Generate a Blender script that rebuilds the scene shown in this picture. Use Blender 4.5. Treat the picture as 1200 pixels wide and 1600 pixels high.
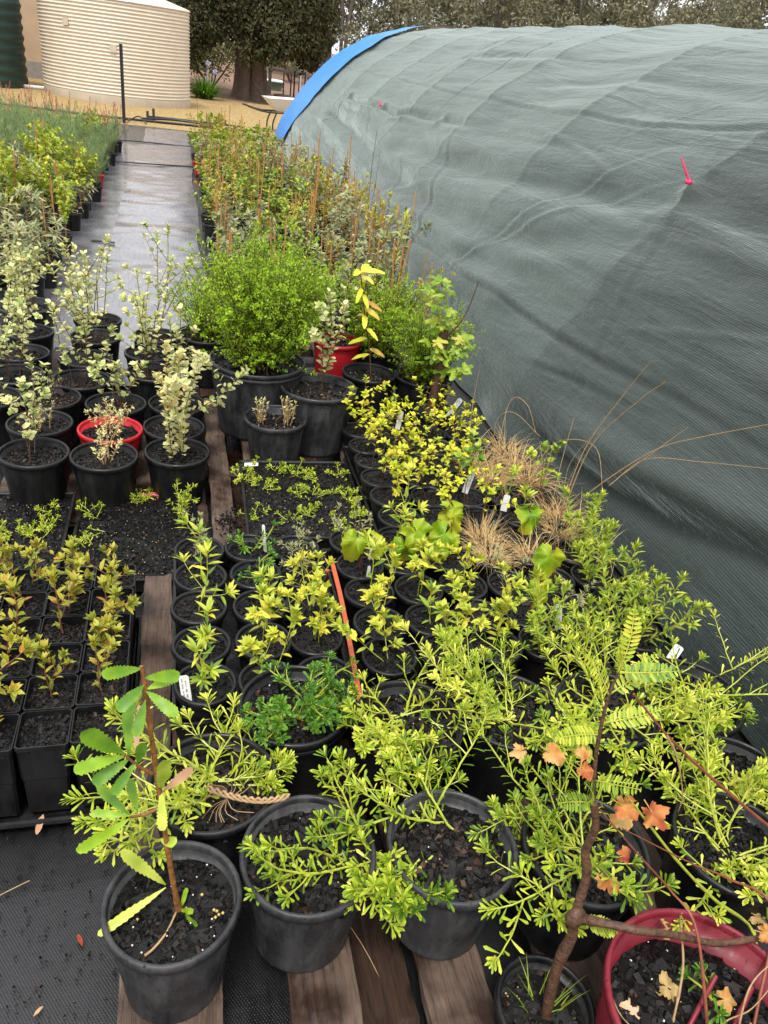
import bpy, math
import numpy as np
from mathutils import Matrix, Vector

for _o in list(bpy.data.objects):
    bpy.data.objects.remove(_o)
scene = bpy.context.scene
COL = scene.collection
rad = math.radians

# ------------------------------------------------------------------ camera
CAM_H = 1.65
cam_d = bpy.data.cameras.new('camera')
cam = bpy.data.objects.new('camera', cam_d)
COL.objects.link(cam)
cam_d.sensor_fit = 'VERTICAL'
cam_d.sensor_height = 24.0
cam_d.lens = 24.0 * 1200.0 / 1600.0
cam_d.clip_start = 0.05
cam_d.clip_end = 600.0
PSI, PIT, ROLL = rad(16.8796), rad(30.1910), rad(8.0)
fw = Vector((math.sin(PSI) * math.cos(PIT), math.cos(PSI) * math.cos(PIT), -math.sin(PIT)))
r0 = Vector((math.cos(PSI), -math.sin(PSI), 0))
u0 = r0.cross(fw)
rt = r0 * math.cos(ROLL) + u0 * math.sin(ROLL)
up = u0 * math.cos(ROLL) - r0 * math.sin(ROLL)
M = Matrix((rt, up, -fw)).transposed().to_4x4()
M.translation = (0, 0, CAM_H)
cam.matrix_world = M
scene.camera = cam

# ------------------------------------------------------------------ world, sun, exposure
SUN_EL, SUN_AZ = 66.0, 205.0       # soft overcast light from above and slightly behind
world = bpy.data.worlds.new('World')
scene.world = world
world.use_nodes = True
nt = world.node_tree
for n in list(nt.nodes):
    nt.nodes.remove(n)
sky = nt.nodes.new('ShaderNodeTexSky')
sky.sky_type = 'NISHITA'
sky.sun_disc = False
sky.sun_elevation = rad(SUN_EL)
sky.sun_rotation = rad(SUN_AZ)
sky.dust_density = 4.0
sky.air_density = 1.0
hs = nt.nodes.new('ShaderNodeHueSaturation')
hs.inputs['Saturation'].default_value = 0.16
bgn = nt.nodes.new('ShaderNodeBackground')
bgn.inputs['Strength'].default_value = 0.15
out = nt.nodes.new('ShaderNodeOutputWorld')
nt.links.new(sky.outputs[0], hs.inputs['Color'])
cloud = nt.nodes.new('ShaderNodeMix')            # even grey cloud layer over the clear sky
cloud.data_type = 'RGBA'
cloud.inputs[0].default_value = 0.62
cloud.inputs[7].default_value = (6.6, 6.65, 6.9, 1)
nt.links.new(hs.outputs[0], cloud.inputs[6])
nt.links.new(cloud.outputs[2], bgn.inputs['Color'])
nt.links.new(bgn.outputs[0], out.inputs['Surface'])
sun_d = bpy.data.lights.new('sun', 'SUN')
sun_d.energy = 1.5
sun_d.angle = rad(14)
sun_d.color = (1.0, 0.965, 0.91)
sun = bpy.data.objects.new('sun', sun_d)
COL.objects.link(sun)
_d = Vector((math.sin(rad(SUN_AZ)) * math.cos(rad(SUN_EL)), math.cos(rad(SUN_AZ)) * math.cos(rad(SUN_EL)), math.sin(rad(SUN_EL))))
sun.rotation_euler = (-_d).to_track_quat('-Z', 'Y').to_euler()
scene.view_settings.view_transform = 'Standard'
scene.view_settings.look = 'None'
scene.view_settings.gamma = 1.0
scene.view_settings.use_curve_mapping = False
scene.view_settings.exposure = 1.0
scene.cycles.max_bounces = 6
scene.cycles.transparent_max_bounces = 4
scene.cycles.caustics_reflective = False
scene.cycles.caustics_refractive = False

# ------------------------------------------------------------------ helpers
def nrm(a):
    a = np.asarray(a, float)
    return a / np.maximum(np.linalg.norm(a, axis=-1, keepdims=True), 1e-9)

class MB:
    """Collects vertices and faces and turns them into one mesh."""
    def __init__(self):
        self.v, self.f, self.m, self.t, self.uv, self.n = [], [], [], [], [], 0
    def add(self, V, F, mat=0, tint=0.5, uv=None):
        V = np.asarray(V, float).reshape(-1, 3)
        F = np.asarray(F, int)
        self.v.append(V)
        self.f.append(F + self.n)
        self.m.append(np.full(len(F), mat))
        self.t.append(np.broadcast_to(np.asarray(tint, float), (len(V),)))
        self.uv.append(np.zeros((len(V), 2)) if uv is None else np.asarray(uv, float))
        self.n += len(V)
        return self
    def mesh(self, name, mats, smooth=False, uv=False):
        me = bpy.data.meshes.new(name)
        if not self.n:
            return me
        V = np.concatenate(self.v)
        li = np.concatenate([f.ravel() for f in self.f])
        tot = np.concatenate([np.full(len(f), f.shape[1]) for f in self.f])
        st = np.concatenate(([0], np.cumsum(tot)[:-1]))
        me.vertices.add(len(V))
        me.vertices.foreach_set('co', V.ravel())
        me.loops.add(len(li))
        me.loops.foreach_set('vertex_index', li.astype(np.int32))
        me.polygons.add(len(tot))
        me.polygons.foreach_set('loop_start', st.astype(np.int32))
        me.polygons.foreach_set('material_index', np.concatenate(self.m).astype(np.int32))
        me.polygons.foreach_set('use_smooth', np.full(len(tot), bool(smooth)))
        a = me.attributes.new('tint', 'FLOAT', 'POINT')
        a.data.foreach_set('value', np.concatenate(self.t).astype(np.float32))
        if uv:
            U = np.concatenate(self.uv)[li]
            l = me.uv_layers.new(name='UVMap')
            l.data.foreach_set('uv', U.ravel().astype(np.float32))
        me.update(calc_edges=True)
        for m in (mats if isinstance(mats, (list, tuple)) else [mats]):
            me.materials.append(m)
        return me

def box(mb, lo, hi, mat=0, tint=0.5, rot=None, at=(0, 0, 0)):
    x0, y0, z0 = lo; x1, y1, z1 = hi
    V = np.array([(x0, y0, z0), (x1, y0, z0), (x1, y1, z0), (x0, y1, z0), (x0, y0, z1), (x1, y0, z1), (x1, y1, z1), (x0, y1, z1)], float)
    if rot is not None:
        V = V @ np.asarray(rot).T
    V = V + np.asarray(at)
    mb.add(V, [(0, 3, 2, 1), (4, 5, 6, 7), (0, 1, 5, 4), (1, 2, 6, 5), (2, 3, 7, 6), (3, 0, 4, 7)], mat, tint)
    return mb

def lathe(mb, prof, seg, mat=0, tint=0.5, cap0=False, cap1=False, wob=None):
    a = np.linspace(0, 2 * math.pi, seg, endpoint=False)
    rows = []
    for (r, z) in prof:
        rr = r * (1 + (wob(a) if wob else 0))
        rows.append(np.stack([rr * np.cos(a), rr * np.sin(a), np.full(seg, z)], 1))
    V = np.concatenate(rows)
    i = np.arange(seg); j = (i + 1) % seg
    F = [np.stack([k * seg + i, k * seg + j, (k + 1) * seg + j, (k + 1) * seg + i], 1) for k in range(len(prof) - 1)]
    mb.add(V, np.concatenate(F), mat, tint)
    for cap, row, flip in ((cap0, rows[0], True), (cap1, rows[-1], False)):
        if cap:
            c = np.concatenate([row, [row.mean(0)]])
            f = np.stack([j, i, np.full(seg, seg)], 1) if flip else np.stack([i, j, np.full(seg, seg)], 1)
            mb.add(c, f, mat, tint)
    return mb

def tube(mb, pts, r, sides=5, mat=0, tint=0.5, cap=True):
    P = np.asarray(pts, float); n = len(P)
    r = np.broadcast_to(np.asarray(r, float), (n,))
    T = nrm(np.gradient(P, axis=0))
    ref = np.array([0.13, 0.31, 0.94]) if abs(T[0, 2]) < 0.9 else np.array([1., 0.1, 0.0])
    X = nrm(np.cross(T, ref)); Y = np.cross(T, X)
    a = np.linspace(0, 2 * math.pi, sides, endpoint=False)
    V = P[:, None] + r[:, None, None] * (np.cos(a)[None, :, None] * X[:, None] + np.sin(a)[None, :, None] * Y[:, None])
    V = V.reshape(-1, 3)
    i = np.arange(sides); j = (i + 1) % sides
    F = np.concatenate([np.stack([k * sides + i, k * sides + j, (k + 1) * sides + j, (k + 1) * sides + i], 1) for k in range(n - 1)])
    mb.add(V, F, mat, tint)
    if cap:
        mb.add(np.concatenate([V[-sides:], [P[-1] + T[-1] * r[-1] * 0.5]]), np.stack([i, j, np.full(sides, sides)], 1), mat, tint)
    return mb

def curve(ctrl, n=12):
    """Catmull-Rom through the control points."""
    P = np.asarray(ctrl, float)
    P = np.concatenate([[2 * P[0] - P[1]], P, [2 * P[-1] - P[-2]]])
    m = len(P) - 3
    o = []
    for u in np.linspace(0, m - 1e-6, n):
        k = int(u); t = u - k
        a, b, c, d = P[k:k + 4]
        o.append(0.5 * ((2 * b) + (c - a) * t + (2 * a - 5 * b + 4 * c - d) * t * t + (3 * b - a - 3 * c + d) * t ** 3))
    return np.array(o)

SHAPES = {
    'lance': [(.30, .42), (.65, .36)],
    'ovate': [(.25, .44), (.60, .46)],
    'round': [(.22, .42), (.68, .47)],
    'spat':  [(.42, .26), (.86, .46)],
    'linear': [(.25, .40), (.75, .42)],
}
def leaves(mb, P, D, N, L, W, shape='lance', mat=0, tint=0.5, curl=-0.12, fold=0.22):
    """Many leaves at once: base P, direction D, upper side N, length L, width W."""
    P = np.asarray(P, float).reshape(-1, 3); k = len(P)
    if not k:
        return
    D = nrm(D); S = nrm(np.cross(D, N)); N = np.cross(S, D)
    L = np.broadcast_to(np.asarray(L, float), (k,))[:, None]
    W = np.broadcast_to(np.asarray(W, float), (k,))[:, None]
    tint = np.broadcast_to(np.asarray(tint, float), (k,))
    curl = np.broadcast_to(np.asarray(curl, float), (k,))[:, None]
    if shape == 'diamond':
        V = np.stack([P, P + D * L * .5 + S * W * .5 + N * W * .1, P + D * L + N * L * curl, P + D * L * .5 - S * W * .5 + N * W * .1], 1)
        F = np.arange(k)[:, None] * 4 + np.array([0, 1, 2, 3])
        mb.add(V.reshape(-1, 3), F, mat, np.repeat(tint, 4)); return
    if shape == 'needle':
        V = np.stack([P + S * W * .5, P - S * W * .5, P + D * L + N * L * curl], 1)
        mb.add(V.reshape(-1, 3), np.arange(k)[:, None] * 3 + np.array([0, 1, 2]), mat, np.repeat(tint, 3)); return
    (t1, w1), (t2, w2) = SHAPES[shape]
    def c(t, u, f):
        return P + D * L * t + S * W * u + N * (L * curl * t * t * 1.6 + W * f)
    V = np.stack([c(0, 0, 0), c(t1, w1, fold * w1), c(t1, 0, 0), c(t1, -w1, fold * w1), c(t2, w2, fold * w2), c(t2, 0, 0), c(t2, -w2, fold * w2), c(1, 0, 0)], 1)
    b = np.arange(k)[:, None] * 8
    mb.add(V.reshape(-1, 3), np.concatenate([b + np.array([0, 1, 2]), b + np.array([0, 2, 3]), b + np.array([4, 7, 5]), b + np.array([5, 7, 6])]), mat, np.repeat(tint, 8))
    f4 = np.concatenate([b + np.array([1, 4, 5, 2]), b + np.array([2, 5, 6, 3])])
    mb.f.append(f4 + mb.n - 8 * k); mb.m.append(np.full(len(f4), mat))

def blades(mb, P, D, L, W, droop, nseg=4, mat=0, tint=0.5, rng=None):
    """Grass-like strips that bend under their weight."""
    P = np.asarray(P, float); k = len(P); D = nrm(D)
    L = np.broadcast_to(np.asarray(L, float), (k,)); W = np.broadcast_to(np.asarray(W, float), (k,))
    droop = np.broadcast_to(np.asarray(droop, float), (k,)); tint = np.broadcast_to(np.asarray(tint, float), (k,))
    S = nrm(np.cross(D, np.array([0.05, 0.08, 1.0]))) if rng is None else nrm(np.cross(D, rng.normal(size=(k, 3))))
    rows = []
    for q in range(nseg + 1):
        t = q / nseg
        c = P + D * (L * t)[:, None] - np.array([0, 0, 1.0]) * (droop * L * t * t)[:, None]
        w = (W * 0.5 * (1 - t * 0.92))[:, None]
        rows += [c + S * w, c - S * w]
    V = np.stack(rows, 1).reshape(-1, 3)
    b = np.arange(k)[:, None] * (2 * nseg + 2)
    F = np.concatenate([b + np.array([2 * q, 2 * q + 1, 2 * q + 3, 2 * q + 2]) for q in range(nseg)])
    mb.add(V, F, mat, np.repeat(tint, 2 * nseg + 2))

def rnd_dirs(rng, k):
    return nrm(rng.normal(size=(k, 3)))

def vnoise(x, y, seed=0):
    """Smooth 2-D value noise in -1..1 on arrays."""
    def h(i, j):
        q = (i.astype(np.int64) * 374761393 + j.astype(np.int64) * 668265263 + seed * 1442695041) & 0x7fffffff
        q = ((q ^ (q >> 13)) * 1274126177) & 0x7fffffff
        return ((q ^ (q >> 16)) & 0xffff) / 32767.5 - 1
    i = np.floor(x); j = np.floor(y); fx = x - i; fy = y - j
    fx = fx * fx * (3 - 2 * fx); fy = fy * fy * (3 - 2 * fy)
    return (h(i, j) * (1 - fx) + h(i + 1, j) * fx) * (1 - fy) + (h(i, j + 1) * (1 - fx) + h(i + 1, j + 1) * fx) * fy

def fbm(x, y, seed=0, oct=4):
    s = 0; a = 1.0
    for o in range(oct):
        s = s + a * vnoise(x * 2 ** o, y * 2 ** o, seed + o * 17); a *= .5
    return s

# ------------------------------------------------------------------ objects
def obj(name, me, parent=None, loc=(0, 0, 0), rot=(0, 0, 0), scale=1.0, stuff=False):
    o = bpy.data.objects.new(name, me)
    COL.objects.link(o)
    o.location = loc; o.rotation_euler = rot
    o.scale = (scale,) * 3 if np.isscalar(scale) else scale
    if parent is not None:
        o.parent = parent
    if stuff:
        o['kind'] = 'stuff'
    return o

def tag(o, label, cat, group=None):
    o['label'] = label; o['category'] = cat
    if group:
        o['group'] = group
    return o

def thing(name, label, cat, loc=(0, 0, 0), rotz=0.0, group=None):
    o = obj(name, None, loc=loc, rot=(0, 0, rotz))
    o.empty_display_size = 0.05
    return tag(o, label, cat, group)

def struct(name, me):
    o = obj(name, me)
    o['kind'] = 'structure'
    return o

# ------------------------------------------------------------------ materials
class NT:
    def __init__(self, name):
        self.m = bpy.data.materials.new(name); self.m.use_nodes = True
        self.t = self.m.node_tree
        self.b = self.t.nodes['Principled BSDF']
        self.o = self.t.nodes['Material Output']
    def n(self, typ, **kw):
        nd = self.t.nodes.new('ShaderNode' + typ)
        for k, v in kw.items():
            if hasattr(nd, k) and not k[0].isupper():
                setattr(nd, k, v)
            else:
                nd.inputs[k.replace('_', ' ')].default_value = v
        return nd
    def l(self, a, b):
        self.t.links.new(a, b)
    def ramp(self, fac, stops, interp='LINEAR'):
        r = self.n('ValToRGB'); r.color_ramp.interpolation = interp
        e = r.color_ramp.elements
        while len(e) < len(stops):
            e.new(0.5)
        for q, (p, c) in zip(e, stops):
            q.position = p; q.color = (*c, 1)
        if fac is not None:
            self.l(fac, r.inputs[0])
        return r.outputs[0]
    def noise(self, vec, scale, detail=4, rough=.55, dist=0.0):
        q = self.n('TexNoise', Scale=scale, Detail=detail, Roughness=rough, Distortion=dist)
        if vec is not None:
            self.l(vec, q.inputs['Vector'])
        return q.outputs[0]
    def coord(self, which='Object', scale=None):
        c = self.n('TexCoord').outputs[which]
        if scale is None:
            return c
        mp = self.n('Mapping'); mp.inputs['Scale'].default_value = scale
        self.l(c, mp.inputs['Vector'])
        return mp.outputs[0]
    def bump(self, h, strength=.4, dist=.01, prev=None):
        b = self.n('Bump', Strength=strength, Distance=dist)
        self.l(h, b.inputs['Height'])
        if prev is not None:
            self.l(prev, b.inputs['Normal'])
        self.l(b.outputs[0], self.b.inputs['Normal'])
        return b.outputs[0]
    def math(self, op, a, b=0.0):
        q = self.n('Math', operation=op)
        for i, v in enumerate((a, b)):
            if isinstance(v, (int, float)):
                q.inputs[i].default_value = v
            else:
                self.l(v, q.inputs[i])
        return q.outputs[0]
    def mix(self, f, a, b):
        q = self.n('Mix', data_type='RGBA')
        for s, v in ((q.inputs[0], f), (q.inputs[6], a), (q.inputs[7], b)):
            if isinstance(v, (int, float)):
                s.default_value = v
            elif isinstance(v, tuple):
                s.default_value = (*v, 1)
            else:
                self.l(v, s)
        return q.outputs[2]
    def base(self, c):
        if isinstance(c, tuple):
            self.b.inputs['Base Color'].default_value = (*c, 1)
        else:
            self.l(c, self.b.inputs['Base Color'])
    def rough(self, r):
        if isinstance(r, (int, float)):
            self.b.inputs['Roughness'].default_value = r
        else:
            self.l(r, self.b.inputs['Roughness'])

def leaf_mat(name, cols, rough=.42, transl=.3, spec=.32):
    q = NT(name)
    a = q.n('Attribute', attribute_name='tint')
    oi = q.n('ObjectInfo')
    f = q.math('ADD', a.outputs['Fac'], q.math('MULTIPLY', q.math('SUBTRACT', oi.outputs['Random'], .5), .18))
    f = q.math('ADD', f, q.math('MULTIPLY', q.math('SUBTRACT', q.noise(q.coord('Object'), 60, 2), .5), .25))
    n = len(cols)
    c = q.ramp(f, [(i / (n - 1), x) for i, x in enumerate(cols)])
    q.base(c); q.rough(rough)
    q.b.inputs['Specular IOR Level'].default_value = spec
    if transl:
        tr = q.n('BsdfTranslucent'); mx = q.n('MixShader'); mx.inputs[0].default_value = transl
        q.l(c, tr.inputs[0]); q.l(q.b.outputs[0], mx.inputs[1]); q.l(tr.outputs[0], mx.inputs[2])
        q.l(mx.outputs[0], q.o.inputs[0])
    return q.m

def plain(name, c, rough=.5, spec=.5, nscale=0, namp=.3, bump=0.0, bscale=200, c2=None, metal=0.0):
    q = NT(name)
    if nscale:
        n = q.noise(q.coord('Object'), nscale, 5, .6)
        lo = tuple(x * (1 - namp) for x in c) if c2 is None else c2
        q.base(q.ramp(n, [(.3, lo), (.7, c)]))
    else:
        q.base(c)
    q.rough(rough); q.b.inputs['Specular IOR Level'].default_value = spec
    q.b.inputs['Metallic'].default_value = metal
    if bump:
        q.bump(q.noise(q.coord('Object'), bscale, 3), bump, .004)
    return q.m

def pot_mat(name, c, dirt, rough=.32, amt=.5):
    q = NT(name)
    co = q.coord('Object'); oi = q.n('ObjectInfo')
    v = q.n('VectorMath', operation='ADD'); q.l(co, v.inputs[0]); q.l(oi.outputs['Random'], v.inputs[1])
    mp = q.n('Mapping'); mp.inputs['Scale'].default_value = (1, 1, .22); q.l(v.outputs[0], mp.inputs[0])
    n1 = q.noise(mp.outputs[0], 26, 6, .65)          # streaky splash marks
    n2 = q.noise(v.outputs[0], 60, 4, .7)
    n3 = q.noise(v.outputs[0], 150, 2, .5)
    f = q.math('MULTIPLY', q.ramp(n1, [(.45, (0, 0, 0)), (.75, (1, 1, 1))]), amt)
    big = q.ramp(q.noise(v.outputs[0], 9, 5, .6), [(.40, (0, 0, 0)), (.62, (1, 1, 1))])
    f = q.math('ADD', q.math('MULTIPLY', f, .7), q.math('MULTIPLY', big, .3 * amt))
    base = q.mix(f, c, dirt)
    q.base(q.mix(q.ramp(n3, [(.66, (0, 0, 0)), (.70, (1, 1, 1))]), base, tuple(x * .25 for x in c)))      # wet splashes
    q.rough(q.ramp(q.math('ADD', n1, q.math('MULTIPLY', n2, .3)), [(.45, (rough - .1,) * 3), (.85, (rough + .3,) * 3)]))
    q.b.inputs['Specular IOR Level'].default_value = .34
    q.bump(n2, .12, .004)
    return q.m

MAT = {}
MAT['pot'] = pot_mat('black_pot_plastic', (.0055, .0057, .0064), (.022, .022, .023))
MAT['pot_grey'] = pot_mat('weathered_pot_plastic', (.012, .0128, .0145), (.075, .074, .074), .36, .9)
MAT['pot_red'] = pot_mat('red_pot_plastic', (.42, .012, .02), (.30, .03, .03), .34)
MAT['pot_crimson'] = pot_mat('crimson_pot_plastic', (.15, .007, .017), (.21, .028, .040), .38, .6)
MAT['tray'] = pot_mat('black_tray_plastic', (.005, .0052, .0058), (.026, .026, .026), .3)

def soil_mat():
    q = NT('bark_mix')
    a = q.n('Attribute', attribute_name='tint')
    n = q.noise(q.coord('Object'), 160, 5, .7)
    oi = q.n('ObjectInfo')
    c = q.ramp(q.math('ADD', q.math('ADD', a.outputs['Fac'], q.math('MULTIPLY', q.math('SUBTRACT', oi.outputs['Random'], .42), .4)), q.math('MULTIPLY', q.math('SUBTRACT', n, .5), .5)),
               [(.05, (.0022, .002, .002)), (.5, (.0075, .0066, .0062)), (.8, (.022, .014, .010)), (1.0, (.07, .036, .02))])
    q.base(c)
    q.rough(q.ramp(n, [(.3, (.28,) * 3), (.7, (.6,) * 3)]))
    q.b.inputs['Specular IOR Level'].default_value = .26
    q.bump(q.noise(q.coord('Object'), 420, 4, .7), .5, .003)
    return q.m
MAT['soil'] = soil_mat()
MAT['granule'] = plain('tan_granule', (.60, .44, .16), .45, nscale=40)
MAT['perlite'] = plain('white_perlite', (.75, .72, .66), .8)

def wood_mat(name, dry, wet, rough=(.35, .8)):
    q = NT(name)
    co = q.coord('Object'); oi = q.n('ObjectInfo')
    v = q.n('VectorMath', operation='ADD'); q.l(co, v.inputs[0])
    sc = q.n('VectorMath', operation='SCALE'); sc.inputs[0].default_value = (7, 13, 3); q.l(oi.outputs['Random'], sc.inputs['Scale']); q.l(sc.outputs[0], v.inputs[1])
    mp = q.n('Mapping'); mp.inputs['Scale'].default_value = (1, .06, 1); q.l(v.outputs[0], mp.inputs[0])
    g = q.noise(mp.outputs[0], 95, 8, .72, .6)
    g2 = q.noise(mp.outputs[0], 420, 3, .7)
    w = q.noise(v.outputs[0], 5, 4, .6)
    gr = q.ramp(q.math('ADD', q.math('MULTIPLY', g, .75), q.math('MULTIPLY', g2, .25)), [(.36, tuple(x * .16 for x in dry)), (.47, tuple(x * .75 for x in dry)), (.70, tuple(x * 1.3 for x in dry))])
    gw = q.ramp(g, [(.32, tuple(x * .35 for x in wet)), (.7, wet)])
    wf = q.ramp(w, [(.42, (0, 0, 0)), (.6, (1, 1, 1))])
    q.base(q.mix(wf, gr, gw))
    q.rough(q.ramp(wf, [(0, (rough[1],) * 3), (1, (rough[0],) * 3)]))
    q.bump(g, .8, .008)
    return q.m
MAT['wood'] = wood_mat('weathered_pallet_timber', (.13, .085, .060), (.045, .023, .014))
MAT['wood_wet'] = wood_mat('wet_pallet_timber', (.05, .026, .016), (.022, .010, .006), (.2, .45))

def weed_mat(name, ca, cb, coat=1.0):
    q = NT(name)
    co = q.coord('Object')
    sx = q.n('SeparateXYZ'); q.l(co, sx.inputs[0])
    wx = q.math('SINE', q.math('MULTIPLY', sx.outputs[0], 2 * math.pi / .0062))
    wy = q.math('SINE', q.math('MULTIPLY', sx.outputs[1], 2 * math.pi / .0098))
    wv = q.math('ADD', q.math('MULTIPLY', q.math('MULTIPLY', wx, wy), .5), .5)
    n = q.noise(co, 3.2, 5, .6)
    nf = q.noise(co, 45, 5, .7)
    c = q.mix(q.ramp(n, [(.35, (0, 0, 0)), (.72, (1, 1, 1))]), ca, cb)
    c = q.mix(q.math('MULTIPLY', wv, .45), c, (.004, .004, .0045))
    q.base(c)
    st = q.noise(q.coord('Object', (9, 1.2, 1)), 6, 5, .7)
    q.rough(q.ramp(q.math('ADD', q.math('MULTIPLY', st, .7), q.math('MULTIPLY', nf, .3)), [(.34, (.16,) * 3), (.62, (.5,) * 3)]))
    q.b.inputs['Specular IOR Level'].default_value = .4
    wet = q.ramp(q.math('ADD', q.math('MULTIPLY', st, .55), q.math('MULTIPLY', n, .45)), [(.36, (coat,) * 3), (.64, (coat * .5,) * 3)])
    q.l(wet, q.b.inputs['Coat Weight'])
    q.l(q.ramp(nf, [(.3, (.04,) * 3), (.7, (.20,) * 3)]), q.b.inputs['Coat Roughness'])
    q.b.inputs['Coat IOR'].default_value = 1.6
    b = q.bump(wv, .45, .002)
    q.bump(nf, .25, .006, b)
    cb = q.n('Bump', Strength=.12, Distance=.004); q.l(nf, cb.inputs['Height']); q.l(cb.outputs[0], q.b.inputs['Coat Normal'])
    return q.m
MAT['weed'] = weed_mat('woven_weed_mat', (.004, .004, .0045), (.018, .0175, .019), .35)
MAT['weed_sky_sheen'] = weed_mat('sky_sheen_weed_mat', (.075, .071, .082), (.20, .192, .215))  # path sheets: pale lilac base colour stands in for the sky's reflection

def ground_mat():
    q = NT('dry_straw_ground')
    co = q.coord('Object')
    n = q.noise(co, .35, 6, .65); f = q.noise(co, 9, 6, .75); s = q.noise(q.coord('Object', (1, .35, 1)), 30, 5, .75)
    c1 = q.ramp(q.math('ADD', q.math('MULTIPLY', f, .5), q.math('MULTIPLY', s, .5)), [(.30, (.12, .075, .032)), (.5, (.33, .225, .085)), (.70, (.50, .38, .155))])
    c2 = q.ramp(f, [(.3, (.10, .055, .035)), (.7, (.27, .15, .09))])
    sx = q.n('SeparateXYZ'); q.l(co, sx.inputs[0])
    far = q.math('ADD', q.math('MULTIPLY', q.math('SUBTRACT', sx.outputs[1], 25.0), .22), q.math('MULTIPLY', q.math('SUBTRACT', n, .5), 3.0))
    q.base(q.mix(q.ramp(far, [(0, (0, 0, 0)), (1, (1, 1, 1))]), c1, c2))
    q.rough(.85)
    q.bump(f, .9, .06)
    return q.m
MAT['ground'] = ground_mat()

def shade_mat(name, c0, c1):
    q = NT(name)
    uv = q.coord('UV')
    sx = q.n('SeparateXYZ'); q.l(uv, sx.inputs[0])
    wob = q.noise(uv, 1.5, 3)
    rows = q.math('SINE', q.math('MULTIPLY', q.math('ADD', sx.outputs[1], q.math('MULTIPLY', wob, .02)), 2 * math.pi / .0088))
    knots = q.math('SINE', q.math('MULTIPLY', sx.outputs[0], 2 * math.pi / .0065))
    wv = q.math('ADD', q.math('MULTIPLY', rows, .36), q.math('ADD', q.math('MULTIPLY', q.math('MULTIPLY', rows, knots), .14), .5))
    big = q.noise(uv, .9, 5, .6); mid = q.noise(q.coord('UV', (.35, 1, 1)), 7, 6, .7)
    tone = q.math('ADD', q.math('MULTIPLY', big, .5), q.math('MULTIPLY', mid, .5))
    c = q.mix(q.ramp(tone, [(.34, (0, 0, 0)), (.66, (1, 1, 1))]), c0, c1)
    c = q.mix(q.math('MULTIPLY', wv, .8), tuple(x * .22 for x in c0), c)
    q.base(c); q.rough(.62)
    q.b.inputs['Specular IOR Level'].default_value = .5
    q.b.inputs['Sheen Weight'].default_value = .8
    q.b.inputs['Sheen Roughness'].default_value = .33
    q.b.inputs['Sheen Tint'].default_value = (.82, .95, .90, 1)
    wr = q.noise(q.coord('UV', (.18, 1.3, 1)), 5, 6, .62, .8)
    b = q.bump(wr, .60, .05)
    fine = q.noise(q.coord('UV', (.5, 1, 1)), 42, 5, .7)
    b = q.bump(fine, .6, .010, b)
    q.bump(wv, .35, .002, b)
    return q.m
MAT['shade'] = shade_mat('grey_green_shade_cloth', (.034, .060, .051), (.120, .158, .142))
MAT['shade_dense'] = shade_mat('dense_shade_cloth', (.018, .034, .029), (.070, .094, .085))
MAT['blue'] = plain('blue_tarpaulin', (.015, .21, .62), .45, nscale=6, namp=.25, bump=.25, bscale=14)
MAT['pink'] = plain('pink_plastic', (.75, .03, .12), .4)
MAT['orange'] = plain('orange_plastic', (.48, .085, .022), .35, nscale=60, namp=.3)
MAT['white'] = plain('white_plastic', (.72, .71, .68), .45, nscale=50, namp=.12)
MAT['ink'] = plain('dark_ink', (.03, .03, .04), .5)
MAT['steel'] = plain('dark_steel', (.022, .018, .017), .6, nscale=30)
MAT['pipe'] = plain('black_poly_pipe', (.012, .012, .013), .35)
MAT['bamboo'] = plain('bamboo_cane', (.50, .24, .075), .55, nscale=35, namp=.45)

# leaf and stem colours
MAT['lf_trail'] = leaf_mat('trailing_leaf', [(.05, .12, .008), (.20, .32, .016), (.46, .52, .036), (.68, .67, .12)], .38, .26, .36)
MAT['lf_dark'] = leaf_mat('fresh_green_leaf', [(.025, .08, .010), (.08, .20, .016), (.20, .36, .035)], .36, .22)
MAT['lf_varieg'] = leaf_mat('variegated_leaf', [(.20, .29, .07), (.46, .50, .17), (.70, .68, .36), (.66, .54, .20)], .5)
MAT['lf_lime'] = leaf_mat('lime_bush_leaf', [(.07, .17, .006), (.23, .40, .012), (.44, .57, .028)], .45)
MAT['lf_yellow'] = leaf_mat('yellow_shrub_leaf', [(.24, .36, .015), (.52, .57, .025), (.76, .70, .06), (.55, .30, .10)], .42)
MAT['lf_bronze'] = leaf_mat('bronze_green_leaf', [(.16, .21, .02), (.36, .37, .04), (.50, .43, .06), (.46, .21, .05)], .38)
MAT['lf_seed'] = leaf_mat('seedling_leaf', [(.10, .20, .03), (.26, .38, .035), (.50, .54, .06), (.66, .58, .06)], .4)
MAT['lf_grey'] = leaf_mat('grey_green_leaf', [(.12, .17, .065), (.25, .29, .13), (.40, .41, .21), (.46, .34, .16)], .5)
MAT['lf_needle'] = leaf_mat('fine_needle_leaf', [(.10, .17, .05), (.20, .29, .10), (.34, .39, .16)], .5)
MAT['lf_green'] = leaf_mat('glossy_green_leaf', [(.08, .17, .015), (.22, .34, .025), (.42, .48, .045), (.54, .44, .10)], .38)
MAT['lf_straw'] = leaf_mat('straw_blade', [(.50, .30, .12), (.70, .51, .24), (.82, .68, .40)], .6, .3)
MAT['lf_rust'] = leaf_mat('rusty_leaf', [(.30, .05, .03), (.46, .14, .045), (.54, .27, .07), (.54, .40, .16)], .6)
MAT['lf_vine'] = leaf_mat('vine_leaf', [(.12, .26, .012), (.28, .42, .018), (.46, .48, .025), (.50, .33, .05)], .4, .4)
MAT['lf_banksia'] = leaf_mat('toothed_leaf', [(.035, .10, .016), (.085, .21, .020), (.26, .42, .02), (.55, .62, .10)], .42, .28)
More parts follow.
